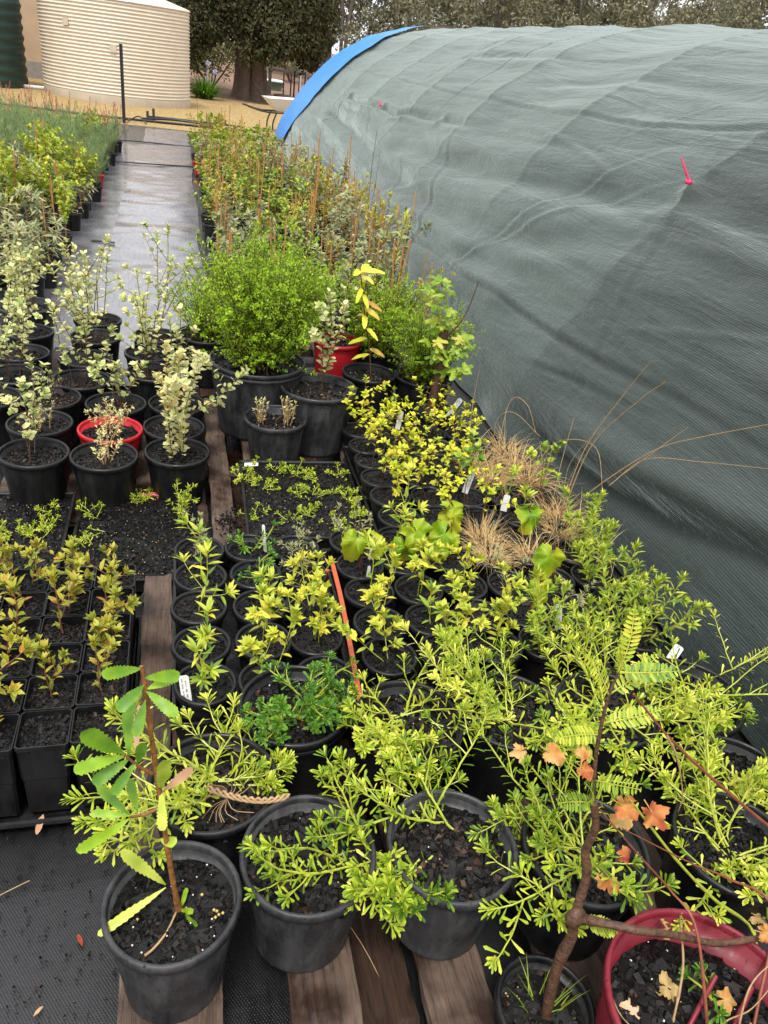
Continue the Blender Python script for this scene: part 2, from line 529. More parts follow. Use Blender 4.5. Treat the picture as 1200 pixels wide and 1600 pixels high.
MAT['lf_dead'] = leaf_mat('dead_leaf', [(.30, .15, .08), (.55, .32, .18), (.62, .45, .28)], .7, .15)
MAT['lf_cypress'] = leaf_mat('cypress_spray', [(.018, .022, .009), (.048, .052, .018), (.105, .085, .035)], .75, .05)
MAT['lf_gum'] = leaf_mat('gum_foliage', [(.11, .115, .070), (.215, .21, .125), (.31, .285, .165)], .8, .15)  # leaf tones paled, distance haze put into the colour
MAT['lf_olive'] = leaf_mat('olive_shrub_leaf', [(.10, .12, .04), (.20, .22, .08), (.28, .29, .12)], .6, .2)
MAT['red'] = leaf_mat('red_flower', [(.35, .08, .05), (.50, .16, .10), (.60, .32, .20)], .5, .2)
MAT['st_lime'] = plain('lime_stem', (.40, .45, .05), .45, nscale=50, namp=.3)
MAT['st_brown'] = plain('brown_stem', (.12, .055, .027), .6, nscale=90, namp=.75, bump=.9, bscale=160)
MAT['st_red'] = plain('red_stem', (.25, .075, .04), .5, nscale=60, namp=.4)
MAT['st_orange'] = plain('orange_brown_stem', (.30, .12, .028), .6, nscale=60, namp=.65, bump=.8, bscale=120)
MAT['st_tan'] = plain('tan_twig', (.42, .27, .13), .65, nscale=70, namp=.4)
MAT['bark'] = plain('fibrous_bark', (.17, .115, .085), .85, nscale=9, namp=.55, bump=.9, bscale=14)
MAT['bark_grey'] = plain('grey_bark', (.14, .12, .10), .85, nscale=3, namp=.5)
# ================================================================== THE SETTING
rng = np.random.default_rng(7)

# ground: one sheet out to the horizon, rising slightly far behind
def ground_z(x, y):
    far = np.clip((y - 32) / 60, 0, 1)
    return far * far * 1.6 + .02 * fbm(x * .6, y * .6, 3) * np.clip((y - 17.4) / 3, 0, 1)
gx = np.concatenate([np.linspace(-200, -14, 14), np.linspace(-12, 16, 90), np.linspace(20, 260, 18)])
gy = np.concatenate([np.linspace(-60, -3, 8), np.linspace(-2, 14, 10), np.linspace(15, 34, 60), np.linspace(36, 300, 30)])
GX, GY = np.meshgrid(gx, gy)
GZ = ground_z(GX, GY) - .02 * (GY < 17.4)
V = np.stack([GX, GY, GZ], -1).reshape(-1, 3)
def gridF(nx, ny):
    i, j = np.meshgrid(np.arange(nx - 1), np.arange(ny - 1))
    a = (j * nx + i).ravel()
    return np.stack([a, a + 1, a + nx + 1, a + nx], 1)
struct('ground', MB().add(V, gridF(len(gx), len(gy))).mesh('ground', MAT['ground'], True))

# weed mat: one wide wrinkled sheet under the beds, with a second strip lapped along the path
def mat_sheet(name, x0, x1, y0, y1, step, z, seed, amp):
    xs = np.arange(x0, x1 + step * .5, step); ys = np.arange(y0, y1 + step * .5, step)
    X, Y = np.meshgrid(xs, ys)
    W = fbm(X * .9, Y * 2.4, seed, 3) * amp + fbm(X * 4, Y * 5, seed + 5, 3) * amp * .45
    Xw = X + (np.abs(X - x0) < 1e-6) * fbm(X * 0, Y * .8, seed + 9) * .02 - (np.abs(X - xs[-1]) < 1e-6) * fbm(X * 0, Y * .8, seed + 10) * .02
    m = MB().add(np.stack([Xw, Y, z + W], -1).reshape(-1, 3), gridF(len(xs), len(ys)))
    return struct(name, m.mesh(name, MAT['weed_sky_sheen' if name == 'path' else 'weed'], True))
mat_sheet('weed_mat', -6.0, 1.75, -1.2, 17.3, .12, .0, 11, .004)
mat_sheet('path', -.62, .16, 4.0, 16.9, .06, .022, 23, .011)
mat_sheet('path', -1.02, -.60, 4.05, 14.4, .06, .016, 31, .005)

# drip tubes lying across the path
for k, (pts, lab) in enumerate([
        ([(-1.0, 14.38, .03), (-.58, 14.48, .032), (-.07, 14.5, .03), (.3, 14.55, .03)], 'thin black drip tube across the path, farthest from the pots in front'),
        ([(-.95, 11.98, .03), (-.5, 12.02, .033), (.02, 12.16, .03), (.3, 12.2, .03)], 'thin black drip tube across the middle of the path'),
        ([(-.75, 7.2, .03), (-.66, 7.19, .034), (-.56, 7.18, .03)], 'short black drip tube stub at the path edge by the lime bushes')]):
    tag(obj('drip_tube', tube(MB(), curve(pts, 14), .009, 6).mesh('drip_tube', MAT['pipe'], True)), lab, 'drip tube')

# ---------------------------------------------------------------- shade house
AK = np.array([(1.66, 0), (1.70, .22), (1.79, .48), (2.10, .98), (2.62, 1.56), (3.28, 1.98), (4.0, 2.20), (4.6, 2.27)])
AF = np.concatenate([AK, [(9.2 - x, z) for x, z in AK[::-1][1:]]])
AD = np.r_[0, np.cumsum(np.hypot(*np.diff(AF, axis=0).T))]
_ss = np.linspace(0, AD[-1], 1200)
_k = np.hanning(121); _k /= _k.sum()
def _sm(a):
    return np.convolve(np.r_[2 * a[0] - a[60:0:-1], a, 2 * a[-1] - a[-2:-62:-1]], _k, 'valid')
_px, _pz = _sm(np.interp(_ss, AD, AF[:, 0])), _sm(np.interp(_ss, AD, AF[:, 1]))
def arch(s):
    x, z = np.interp(s, _ss, _px), np.interp(s, _ss, _pz)
    e = .02
    tx = np.interp(s + e, _ss, _px) - np.interp(s - e, _ss, _px); tz = np.interp(s + e, _ss, _pz) - np.interp(s - e, _ss, _pz)
    l = np.hypot(tx, tz)
    return x, z, -tz / l, tx / l
HALF = AD[-1] / 2
BAY, Y_H = 1.77, 3.53
def crease(s, s0, w):
    return np.exp(-((s - s0) / w) ** 2)
FOLDS = [  # polyline in (distance along, height up the cloth), depth, width, sharp
    ([(12.6, 1.05), (9.7, .92), (6.9, .76), (5.5, .78), (4.5, .88), (3.8, 1.0)], .040, .085, 0),
    ([(7.5, .50), (5.4, .58), (4.6, .72), (3.8, .80)], .036, .075, 0),
    ([(8.5, 1.05), (5.75, 1.17), (4.5, 1.32), (3.73, 1.36), (3.53, 1.48)], .034, .08, 0),
    ([(3.53, 1.48), (2.9, 1.44), (2.2, 1.36), (1.2, 1.40), (.0, 1.5)], .022, .07, 0),
    ([(12.0, 1.36), (11.4, 1.31), (10.8, 1.33), (9.85, 1.36), (9.2, 1.33), (8.73, 1.41), (7.67, 1.46), (6.75, 1.47)], .030, .035, 0),
    ([(15, 1.80), (9.43, 1.79), (7.63, 1.75), (5.9, 1.79), (4.54, 1.82), (3.6, 1.96), (2.0, 2.0)], .014, .014, 1),
    ([(5.7, 1.85), (5.38, 2.19), (5.15, 2.54)], .010, .014, 1),
    ([(3.2, 1.95), (2.6, 2.3), (2.0, 2.4)], .012, .02, 1),
    ([(11.1, .48), (6.8, .47), (4.5, .56), (3.43, .62), (2.76, .67), (1.98, .74), (.5, .8)], .020, .016, 1),
    ([(3.70, .37), (3.21, .48), (2.66, .57), (2.30, .61)], .022, .012, 1),
    ([(7.6, .36), (7.0, .40), (6.5, .38)], .018, .012, 1),
    ([(2.4, 1.05), (1.9, 1.12), (1.2, 1.0)], .018, .03, 0),
    ([(6.5, 2.1), (5.0, 2.25), (3.9, 2.2)], .014, .05, 0), ([(9.5, 2.3), (8.0, 2.45), (6.6, 2.4)], .016, .06, 0),
]
_rl = np.random.default_rng(404)
PULLS = [(_rl.uniform(.3, 13), _rl.uniform(.4, 2.6), _rl.normal(0, .5) + (.0 if _rl.random() < .6 else 1.2), _rl.uniform(.25, 1.1), _rl.uniform(.008, .022), _rl.uniform(.004, .011)) for _ in range(34)]
def cloth_d(y, s):
    k = np.floor((y - Y_H) / BAY); t = (y - Y_H) / BAY - k
    sag = np.sin(math.pi * t)
    sm = np.minimum(s, AD[-1] - s)
    high = np.clip((sm - .5) / 1.4, 0, 1)
    d = -.034 * sag * high * (1 + .4 * vnoise(k * 3.1 + .5, k * 0 + .5, 5))
    d += .006 * np.exp(-(np.minimum(t, 1 - t) / .015) ** 2) * high                     # hoop ridge under the cloth
    for q, (pts, a, w, sharp) in enumerate(FOLDS):
        p = np.array(sorted(pts))
        ln = np.interp(y, p[:, 0], p[:, 1]) + .018 * vnoise(y * 1.6 + q * 7, y * 0 + q, 41)
        end = np.clip((y - p[0, 0]) / .5, 0, 1) * np.clip((p[-1, 0] - y) / .5, 0, 1)
        if sharp:
            end = end * (.45 + .55 * np.clip(.6 + vnoise(y * 1.1 + q, y * 0 + 3 * q, 70), 0, 1))
            d += end * (-a * crease(sm, ln - w, w) + a * .5 * crease(sm, ln + w * 1.2, w * 1.6))
        else:
            g = .9 + .5 * vnoise(y * .7 + q * 3.7, y * 0 + 2.5 * q, 77)
            d += end * g * (-a * crease(sm, ln, w) + a * .8 * crease(sm, ln - w * 1.9, w * 1.2) + a * .35 * crease(sm, ln + w * 2.0, w * 1.2))
    low = np.clip(1 - sm / .5, 0, 1)
    d += low * (.045 * fbm(y * .9, sm * 1.6, 61, 3))
    front = np.exp(-((y - 2.2) / 1.2) ** 2)
    d += .060 * crease(sm, np.interp(y, [1.4, 1.74, 2.4, 2.9], [.60, .53, .38, .31]), .085) * front          # roll of slack cloth near the front
    d -= .050 * crease(sm, np.interp(y, [1.4, 1.7, 2.1, 2.5, 3.0], [.47, .44, .34, .23, .17]), .06) * front
    # long soft wrinkles along the length, finer ones across
    d += .024 * fbm(y * .42 + sm * .35, sm * 3.0, 81, 4) * (.45 + .55 * np.clip(2.2 - sm, 0, 1))
    d += .0065 * fbm(y * 1.3 + sm * 3.0, sm * 6.5, 97, 4)
    for (y0, s0, an, ln, w, a) in PULLS:                                                  # tight pull lines
        u, v = (y - y0) * math.cos(an) + (sm - s0) * math.sin(an), -(y - y0) * math.sin(an) + (sm - s0) * math.cos(an)
        v = v + .06 * (u / ln) ** 2
        d += a * np.exp(-(u / ln) ** 2) * (np.exp(-(v / w) ** 2) - .6 * np.exp(-((v - 2 * w) / (1.6 * w)) ** 2))
    for (yp, sp) in ((11.9, 1.37), (9.85, 1.36), (7.7, 1.45), (3.55, 1.5)):              # pinched clips
        rr = np.hypot((y - yp) * .55, sm - sp)
        d += .035 * np.exp(-(rr / .05) ** 2)
    return d
def cloth_grid(y0, y1, ny, s0, s1, ns, off=0.0, edge=None, inner=None):
    ys = np.linspace(y0, y1, ny); ss = np.linspace(s0, s1, ns)
    Sg, Yg = np.meshgrid(ss, ys)
    if edge is not None:
        Yg = Yg + (Yg - y0) / (y1 - y0) * edge(Sg)
    if inner is not None:
        Yg = y1 - (y1 - Yg) * (y1 - inner(Sg)) / (y1 - y0)
    x, z, nx, nz = arch(Sg)
    d = cloth_d(Yg, Sg) + off
    V = np.stack([x + nx * d, Yg, np.maximum(z + nz * d, .012)], -1).reshape(-1, 3)
    return V, gridF(ns, ny)[:, ::-1], np.stack([Yg, Sg], -1).reshape(-1, 2)
sh = thing('shade_house', 'long low tunnel house covered in wet grey-green shade cloth', 'shade house', (4.6, 7, 0))
OFF = (-4.6, -7, 0)
def sh_part(name, mb, mat, uv=False, smooth=True):
    return obj(name, mb.mesh(name, mat, smooth, uv), sh, OFF)
s_split = 3.9
V, F, UV = cloth_grid(-1.4, 15.2, 560, 0, s_split, 210)
m = MB().add(V, F, uv=UV)
V, F, UV = cloth_grid(-1.4, 15.2, 90, s_split, AD[-1], 60)
m.add(V, F, uv=UV)
sh_part('shade_cloth', m, MAT['shade'], True)
V, F, UV = cloth_grid(-1.4, 3.50, 170, .02, 3.0, 160, .016, lambda s: .025 * np.sin(s * 5) + .02 * np.sin(s * 13))
c2 = sh_part('cloth_panel', MB().add(V, F, uv=UV), MAT['shade_dense'], True)
c2['label'] = 'nearer cloth panel lapped over the main shade cloth'
_cd = cloth_d
cloth_d = lambda y, s: .25 * np.minimum(_cd(y, s), 0) + .02 * np.sin(math.pi * np.clip((y - 13.9) / 1.8, 0, 1)) + .010 * fbm(y * 2.2, s * 3.5, 33, 3)
V, F, UV = cloth_grid(13.25, 15.75, 40, 0, AD[-1], 190, .034, lambda s: 0 * s, lambda s: np.interp(np.minimum(s, AD[-1] - s), [0, .5, 1.0, 2.3, 3.0, 3.6], [14.45, 14.3, 14.05, 14.0, 14.45, 15.05]))
cloth_d = _cd
bl = sh_part('tarpaulin_band', MB().add(V, F, uv=UV), MAT['blue'])
bl['label'] = 'bright blue tarpaulin strip over the far end hoop'
for k in range(-2, 7):
    yk = Y_H + BAY * k + .02
    s = np.linspace(.02, AD[-1] - .02, 60); x, z, nx, nz = arch(s)
    sh_part('hoop', tube(MB(), np.stack([x - nx * .11, np.full(60, yk), z - nz * .11], 1), .016, 6), MAT['steel'])
for (yp, sp, h, l) in ((9.85, 1.36, .05, 'small pink clip pinching the cloth far along the side'), (3.55, 1.52, .085, 'pink cable tie standing up from the pinched cloth')):
    x, z, nx, nz = arch(np.array(sp)); d = float(cloth_d(np.array([yp]), np.array([sp]))[0]) + .012
    b = np.array([float(x) + float(nx) * d, yp, float(z) + float(nz) * d]); n = np.array([float(nx), 0, float(nz)])
    mb = tube(MB(), [b - n * .01, b + n * h * .4 + (0, .01, .02), b + n * h + (0, .035, h * .6)], [.006, .006, .003], 5)
    box(mb, (-.012, -.014, -.010), (.012, .014, .010), at=b + n * .012)
    sh_part('cable_tie', mb, MAT['pink'])['label'] = l

# ---------------------------------------------------------------- tanks, building
def tank(name, cx, cy, R, h, roof_h, rib, amp, mat, label, plinth, cat='water tank'):
    t = thing(name, label, cat, (cx, cy, 0))
    pr = []
    z = .0
    zs = np.arange(plinth, h, rib / 8)
    for z in zs:
        pr.append((R + amp * math.sin((z - plinth) / rib * 2 * math.pi), z))
    obj('wall', lathe(MB(), pr, 96).mesh('wall', mat[0], True), t)
    obj('base', lathe(MB(), [(R - .005, -.05), (R + .008, 0), (R + .008, plinth)], 96).mesh('base', mat[1], True), t)
    mb = MB()
    n = 24
    a = np.linspace(0, 2 * math.pi, n * 4, endpoint=False)
    rows = []
    for f, zz in ((1.015, h - .01), (1.0, h + .03), (.55, h + roof_h * .55), (.12, h + roof_h), (.12, h + roof_h + .06)):
        r = R * f * (1 + .0)
        zw = zz + (.02 * (np.arange(n * 4) % 4 == 0) if .2 < f < .9 else 0)
        rows.append(np.stack([r * np.cos(a), r * np.sin(a), zw + 0 * a], 1))
    i = np.arange(n * 4); j = (i + 1) % (n * 4)
    mb.add(np.concatenate(rows), np.concatenate([np.stack([q * n * 4 + i, q * n * 4 + j, (q + 1) * n * 4 + j, (q + 1) * n * 4 + i], 1) for q in range(4)]))
    mb.add(rows[-1], [tuple(range(n * 4))])
    obj('roof', mb.mesh('roof', mat[0]), t)
    return t
M_cream = plain('cream_tank_steel', (.60, .52, .42), .5, nscale=4, namp=.12)
M_cream2 = plain('cream_tank_base', (.50, .43, .33), .7, nscale=5, namp=.2)
M_green = plain('dark_green_poly', (.018, .050, .042), .45, nscale=4, namp=.35)
t = tank('water_tank', -1.50, 23.15, 1.75, 2.10, .38, .0735, .013, (M_cream, M_cream2), 'cream corrugated round water tank with a conical roof', .18)
for (ang, z, s) in ((math.radians(236), 1.55, .075), (math.radians(271), 1.14, .075)):
    mb = MB(); c, sn = math.cos(ang), math.sin(ang)
    R3 = np.array([(-sn, c, 0), (c, sn, 0), (0, 0, 1)]).T
    box(mb, (-s, 0, -s), (s, .022, s), rot=R3, at=(1.757 * c, 1.757 * sn, z))
    obj('plate', mb.mesh('plate', M_cream2), t)
tank('water_tank', -5.40, 23.3, 1.72, 2.55, .4, .225, .018, (M_green, M_green), 'dark green ribbed round water tank at the left edge', .10)
M_ren = plain('tan_render', (.44, .31, .20), .8, nscale=3, namp=.15, bump=.3, bscale=40)
b = thing('farm_building', 'tan rendered building standing behind the two water tanks', 'building', (-4.0, 28.0, 0))
obj('wall', box(MB(), (-3.4, -.8, .42), (1.4, 4.2, 3.1)).mesh('wall', M_ren), b)
obj('plinth', box(MB(), (-3.44, -.84, -.1), (1.44, 4.24, .42)).mesh('plinth', plain('grey_plinth', (.28, .25, .22), .85, nscale=6)), b)
mb = MB()
mb.add([(-3.7, -1.1, 3.1), (1.7, -1.1, 3.1), (1.7, 4.5, 3.1), (-3.7, 4.5, 3.1), (-3.7, 1.7, 4.3), (1.7, 1.7, 4.3)], [(0, 1, 5, 4), (2, 3, 4, 5)])
mb.add([(-3.7, -1.1, 3.1), (1.7, -1.1, 3.1), (1.7, 4.5, 3.1), (-3.7, 4.5, 3.1)], [(3, 2, 1, 0)])
obj('roof', mb.mesh('roof', plain('grey_roof_steel', (.42, .42, .40), .4)), b)
tag(obj('white_pipe', tube(MB(), [(-3.9, 22.95, .05), (-3.4, 23.05, .05), (-3.05, 23.2, .05)], .045, 8).mesh('white_pipe', MAT['white'], True)), 'white pipe on the ground between the two tanks', 'pipe')

# star post, ground pipes
p = thing('fence_post', 'black steel star post at the far end of the path', 'fence post', (-1.06, 17.47, 0))
mb = MB()
for a in (0, 2.09, 4.19):
    c, s = math.cos(a), math.sin(a)
    R3 = np.array([(c, -s, 0), (s, c, 0), (0, 0, 1)])
    box(mb, (-.006, 0, -.2), (.006, .032, 1.33), rot=R3)
obj('post', mb.mesh('post', MAT['steel']), p)
mb = MB()
for k in range(8):
    box(mb, (-.012, .02, .15 + .14 * k), (.012, .038, .165 + .14 * k))
obj('notch', mb.mesh('notch', MAT['steel']), p, stuff=True)
for pts, r, lab in [
        ([(-5.5, 18.3, .03), (-3.2, 18.0, .05), (-1.6, 17.9, .04), (-.2, 18.1, .03), (1.6, 18.3, .03)], .024, 'long black poly pipe along the straw behind the left bed'),
        ([(-.75, 18.35, .04), (.0, 18.55, .06), (.9, 18.3, .04), (1.5, 18.2, .03)], .022, 'black poly pipe curving across the straw past the path end'),
        ([(-.65, 18.8, .05), (.3, 18.9, .05), (1.35, 18.85, .05)], .020, 'straight grey poly pipe lying behind the other pipes'),
        ([(-1.0, 17.6, .02), (-.8, 17.75, .12), (-.65, 17.55, .02)], .013, 'small hoop of black tube by the star post')]:
    tag(obj('poly_pipe', tube(MB(), curve(pts, 24), r, 7).mesh('poly_pipe', MAT['pipe'], True)), lab, 'pipe')
for x, lab in ((-.68, 'short dark timber peg left of the pipes'), (-.56, 'short dark timber peg beside the pipe joint')):
    tag(obj('peg', box(MB(), (x, 18.5, -.05), (x + .05, 18.55, .17 + (x > -.6) * .06)).mesh('peg', MAT['steel'])), lab, 'peg')

# ---------------------------------------------------------------- background trees
def crown(mb, rng, blobs, per, size, mat=0, flat=.35, shape='diamond', up=.2, asp=.6):
    for (c, r) in blobs:
        n = int(per * (r[0] * r[1] * r[2]) ** .67)
        u = rnd_dirs(rng, n) * (rng.random((n, 1)) ** .33)
        k = rng.random(n) < .75
        u[k] = nrm(u[k]) * (.72 + .33 * rng.random((k.sum(), 1)))
        P = np.asarray(c) + u * np.asarray(r) * (1 + .22 * vnoise(u[:, 0] * 4 + c[0], u[:, 2] * 4 + u[:, 1] * 3, 3)[:, None])
        D = nrm(u * .7 + rnd_dirs(rng, n) * .8 + np.array([0, 0, up]))
        N = nrm(u + rnd_dirs(rng, n) * .6 + np.array([0, 0, .5]))
        clump = vnoise(P[:, 0] * 2.2 / r[0] * 2, P[:, 2] * 2.2 / r[2] * 2 + P[:, 1], 9)
        keep = vnoise(P[:, 0] * 3.3 / r[0], P[:, 2] * 3.3 / r[2] + P[:, 1] * 2 / r[1], 19) > -.45
        sz = size * rng.uniform(.6, 1.3, n)
        t = np.clip(.45 + .28 * clump + rng.normal(0, .12, n), 0, 1)
        leaves(mb, P[keep], D[keep], N[keep], sz[keep], sz[keep] * asp, shape, mat, t[keep], curl=-flat)
cy = thing('cypress_tree', 'big dark cypress with a thick fluted multi-stemmed trunk', 'tree', (2.3, 29.6, 0))
mb = MB()
for k, (a, r, lean, h) in enumerate([(0, .30, .05, 3.4), (.9, .28, .12, 3.4), (1.9, .26, .15, 3.4), (3.0, .32, .14, 3.4), (4.1, .27, .10, 3.4), (5.2, .30, .1, 3.4), (3.5, .14, .55, 2.4)]):
    c, s = math.cos(a), math.sin(a)
    pts = [(c * .40, s * .36, -.1), (c * .35, s * .32, .5), (c * (.30 + lean * .3), s * (.3 + lean * .3), 1.5), (c * (.35 + lean), s * (.35 + lean), h)]
    P = curve(pts, 14)
    rr = r * .70 * (1.0 + .45 * np.exp(-np.linspace(0, 6, 14)) - .25 * np.linspace(0, 1, 14))
    tube(mb, P, rr, 9)
obj('trunk', mb.mesh('trunk', MAT['bark'], True), cy)
mb = MB()
r2 = np.random.default_rng(5)
for k in range(22):
    a = r2.uniform(0, 6.28); z0 = r2.uniform(1.6, 3.2); l = r2.uniform(1.4, 2.6)
    P = curve([(.3 * math.cos(a), .3 * math.sin(a), z0), (l * .5 * math.cos(a), l * .5 * math.sin(a), z0 + .35), (l * math.cos(a + .2), l * math.sin(a + .2), z0 + .5)], 6)
    tube(mb, P, np.linspace(.07, .02, 6), 5)
obj('branch', mb.mesh('branch', MAT['bark'], True), cy, stuff=True)
mb = MB()
bl = [((0, 0, 5.2), (2.1, 2.0, 2.9))]
for k in range(64):
    a = r2.uniform(0, 6.28); z = r2.uniform(1.9, 6.4); R = (1.95 if z > 2.7 else 1.7) * r2.uniform(.75, 1.1)
    s = r2.uniform(.5, .95)
    bl.append(((R * math.cos(a), R * math.sin(a), z), (s, s, s * .85)))
bl += [((1.9, -.4, 1.75), (.5, .5, .4)), ((-1.7, .3, 1.7), (.4, .4, .4)), ((1.5, -1.2, 2.0), (.6, .6, .5)), ((-2.0, -.6, 2.2), (.6, .6, .7)), ((2.2, -.3, 2.7), (.6, .7, .8))]
bl += [((x_, y_, z_), (.55, .5, .5)) for x_, y_, z_ in ((1.2, -1.5, 2.0), (1.8, -.9, 1.6), (2.1, -.2, 2.0), (-1.3, -1.4, 2.1), (-1.8, -.8, 1.9), (.4, -1.7, 2.4), (-.6, -1.7, 2.35), (1.9, .4, 1.6), (1.0, -1.7, 2.5))] + [((1.9 * math.cos(a_), 1.9 * math.sin(a_), 1.65 + .35 * math.sin(a_ * 5)), (.32, .32, .42)) for a_ in np.linspace(3.2, 6.2, 12)]
crown(mb, r2, bl, 1900, .125, flat=.3, up=-.15)
obj('crown', mb.mesh('crown', MAT['lf_cypress']), cy, stuff=True)

def gum_variant(seed, H, W, pale):
    r = np.random.default_rng(seed)
    tb = MB(); cb = MB()
    n = r.integers(1, 4)
    for k in range(n):
        a = r.uniform(0, 6.28); l = r.uniform(.1, .22) * W
        P = curve([(.12 * math.cos(a), .12 * math.sin(a), -.3), (l * .4 * math.cos(a), l * .4 * math.sin(a), H * .3), (l * math.cos(a + .3), l * math.sin(a + .3), H * .62), (l * 1.5 * math.cos(a + .2), l * 1.5 * math.sin(a + .2), H * .9)], 10)
        tube(tb, P, np.linspace(.16, .04, 10), 6)
        for q in range(5):
            z = int(r.integers(4, 9)); b = P[z]; aa = r.uniform(0, 6.28)
            e = b + np.array([math.cos(aa), math.sin(aa), .7]) * W * .35
            tube(tb, [b, (b + e) / 2 + (0, 0, .15), e], [.05, .035, .015], 4)
    blobs = []
    for k in range(34):
        z = r.uniform(.14, 1.0); rr = W * .5 * (1.0 - .55 * abs(z - .5)) * math.sqrt(r.random()); a = r.uniform(0, 6.28)
        s = r.uniform(.35, .75) * W * .27
        blobs.append(((rr * math.cos(a), rr * math.sin(a), H * z), (s, s, s * .8)))
    crown(cb, r, blobs, 420, .24, flat=.2, up=-.2, asp=.45)
    return tb.mesh('trunk', MAT['bark_grey'], True), cb.mesh('crown', MAT['lf_gum'])
GUM = [gum_variant(100 + k, 9.5 + k * .6, 5.2 + .4 * (k % 3), 0) for k in range(5)]
r3 = np.random.default_rng(77)
spots = []
for row, (yb, x0, x1, dx) in enumerate([(52, 6, 52, 3.7), (62, 7, 66, 4.1), (74, 8, 82, 4.6)]):
    for k, x in enumerate(np.arange(x0, x1, dx)):
        spots.append((row, k, x + r3.uniform(-1, 1), yb + r3.uniform(-3, 3)))
ORD = ['first', 'second', 'third', 'fourth', 'fifth', 'sixth', 'seventh', 'eighth', 'ninth', 'tenth', 'eleventh', 'twelfth', 'thirteenth', 'fourteenth', 'fifteenth', 'sixteenth', 'seventeenth', 'eighteenth', 'nineteenth', 'twentieth', 'twenty-first', 'twenty-second', 'twenty-third', 'twenty-fourth', 'twenty-fifth', 'twenty-sixth', 'twenty-seventh', 'twenty-eighth', 'twenty-ninth', 'thirtieth']
ROWN = ['nearest row behind the shade house', 'middle row of the bush', 'farthest row of the bush']
for row, k, x, y in spots:
    v = int(r3.integers(0, 5))
    g = thing('gum_tree', f'gum tree, {ORD[k]} from the left, {ROWN[row]}', 'tree', (x, y, float(ground_z(np.array(x), np.array(y)))), r3.uniform(0, 6.28), 'gum trees of the bush on the rise')
    s = r3.uniform(.85, 1.2)
    obj('trunk', GUM[v][0], g, scale=s); obj('crown', GUM[v][1], g, scale=s, stuff=True)

def shrub(loc, w, h, mat, label, seed, size=.10, cat='shrub', per=700):
    r = np.random.default_rng(seed)
    g = thing('shrub', label, cat, loc)
    tb = MB()
    for k in range(7):
        a = r.uniform(0, 6.28)
        tube(tb, curve([(0, 0, -.05), (w * .2 * math.cos(a), w * .2 * math.sin(a), h * .35), (w * .4 * math.cos(a), w * .4 * math.sin(a), h * .75)], 5), np.linspace(.03, .01, 5), 4)
    obj('stem', tb.mesh('stem', MAT['st_brown']), g, stuff=True)
    cb = MB()
    bl = [((r.uniform(-.32, .32) * w, r.uniform(-.32, .32) * w, r.uniform(.25, .8) * h), (w * .22,) * 2 + (h * .2,)) for k in range(16)]
    crown(cb, r, bl, per, size, flat=.2)
    obj('crown', cb.mesh('crown', mat), g, stuff=True)
shrub((1.15, 33.5, 0), 3.2, 1.9, MAT['lf_olive'], 'olive green rounded shrub left of the cypress trunk', 3)
shrub((.1, 37, 0), 3.2, 2.9, MAT['lf_grey'], 'pale silvery shrub behind the cream tank', 4)
shrub((5.6, 46, .1), 3.6, 3.2, MAT['lf_olive'], 'drooping olive shrub right of the cypress', 6)
shrub((.2, 34, .1), 3.0, 4.4, MAT['lf_cypress'], 'tall dark shrub behind the cream tank roof', 8, .16)
ag = thing('agapanthus', 'clump of strappy dark leaves with mauve flower heads beside the cream tank', 'plant', (.72, 27.2, 0))
mb = MB(); r4 = np.random.default_rng(8); n = 420
a = r4.uniform(0, 6.28, n); e = r4.uniform(.5, 1.4, n)
blades(mb, np.stack([.25 * np.cos(a) * r4.random(n), .25 * np.sin(a) * r4.random(n), np.zeros(n)], 1), np.stack([np.cos(a) * np.cos(e), np.sin(a) * np.cos(e), np.sin(e)], 1), r4.uniform(.6, 1.0, n), .05, r4.uniform(.2, .6, n), 5, 0, r4.random(n))
obj('foliage', mb.mesh('foliage', MAT['lf_dark']), ag, stuff=True)
M_mauve = plain('mauve_petal', (.40, .38, .55), .6)
for k, (x, z) in enumerate(((.1, .95), (.30, .75))):
    mb = MB()
    leaves(mb, np.tile((x, -.2, z), (60, 1)), rnd_dirs(r4, 60), rnd_dirs(r4, 60), .09, .03, 'lance')
    tube(mb, [(x * .5, 0, 0), (x, -.2, z)], .01, 4)
    obj('flower_head', mb.mesh('flower_head', M_mauve), ag)

# fence rail, tub, log, wheelbarrow beyond the path
f = thing('fence', 'grey timber rail fence with thin steel posts right of the cypress', 'fence', (3.15, 34, .0))
def bx(name, par, lo, hi, mat):
    return obj(name, box(MB(), lo, hi).mesh(name, mat), par)
for x, w in ((-.05, .08), (.15, .11)):
    bx('post', f, (x, -.1, -.2), (x + w, .1, .95), MAT['bark_grey'])
bx('rail', f, (.15, -.05, .80), (1.55, .05, .90), MAT['bark_grey'])
for x, h in ((.70, .8), (.98, .8), (1.3, .85), (1.52, .9)):
    bx('steel_post', f, (x, -.12, -.2), (x + .05, -.08, h), MAT['steel'])
bx('tall_post', f, (1.32, -.3, -.2), (1.37, -.25, 1.12), MAT['white'])
bx('steel_post', f, (.62, -4.0, -.2), (.67, -3.95, 1.0), MAT['steel'])
tb = thing('tub', 'white-topped green tub lying beyond the cypress trunk', 'tub', (3.85, 37.2, .05))
mb = MB()
for k, (s, z) in enumerate(((.75, 0), (1.0, .42))):
    pass
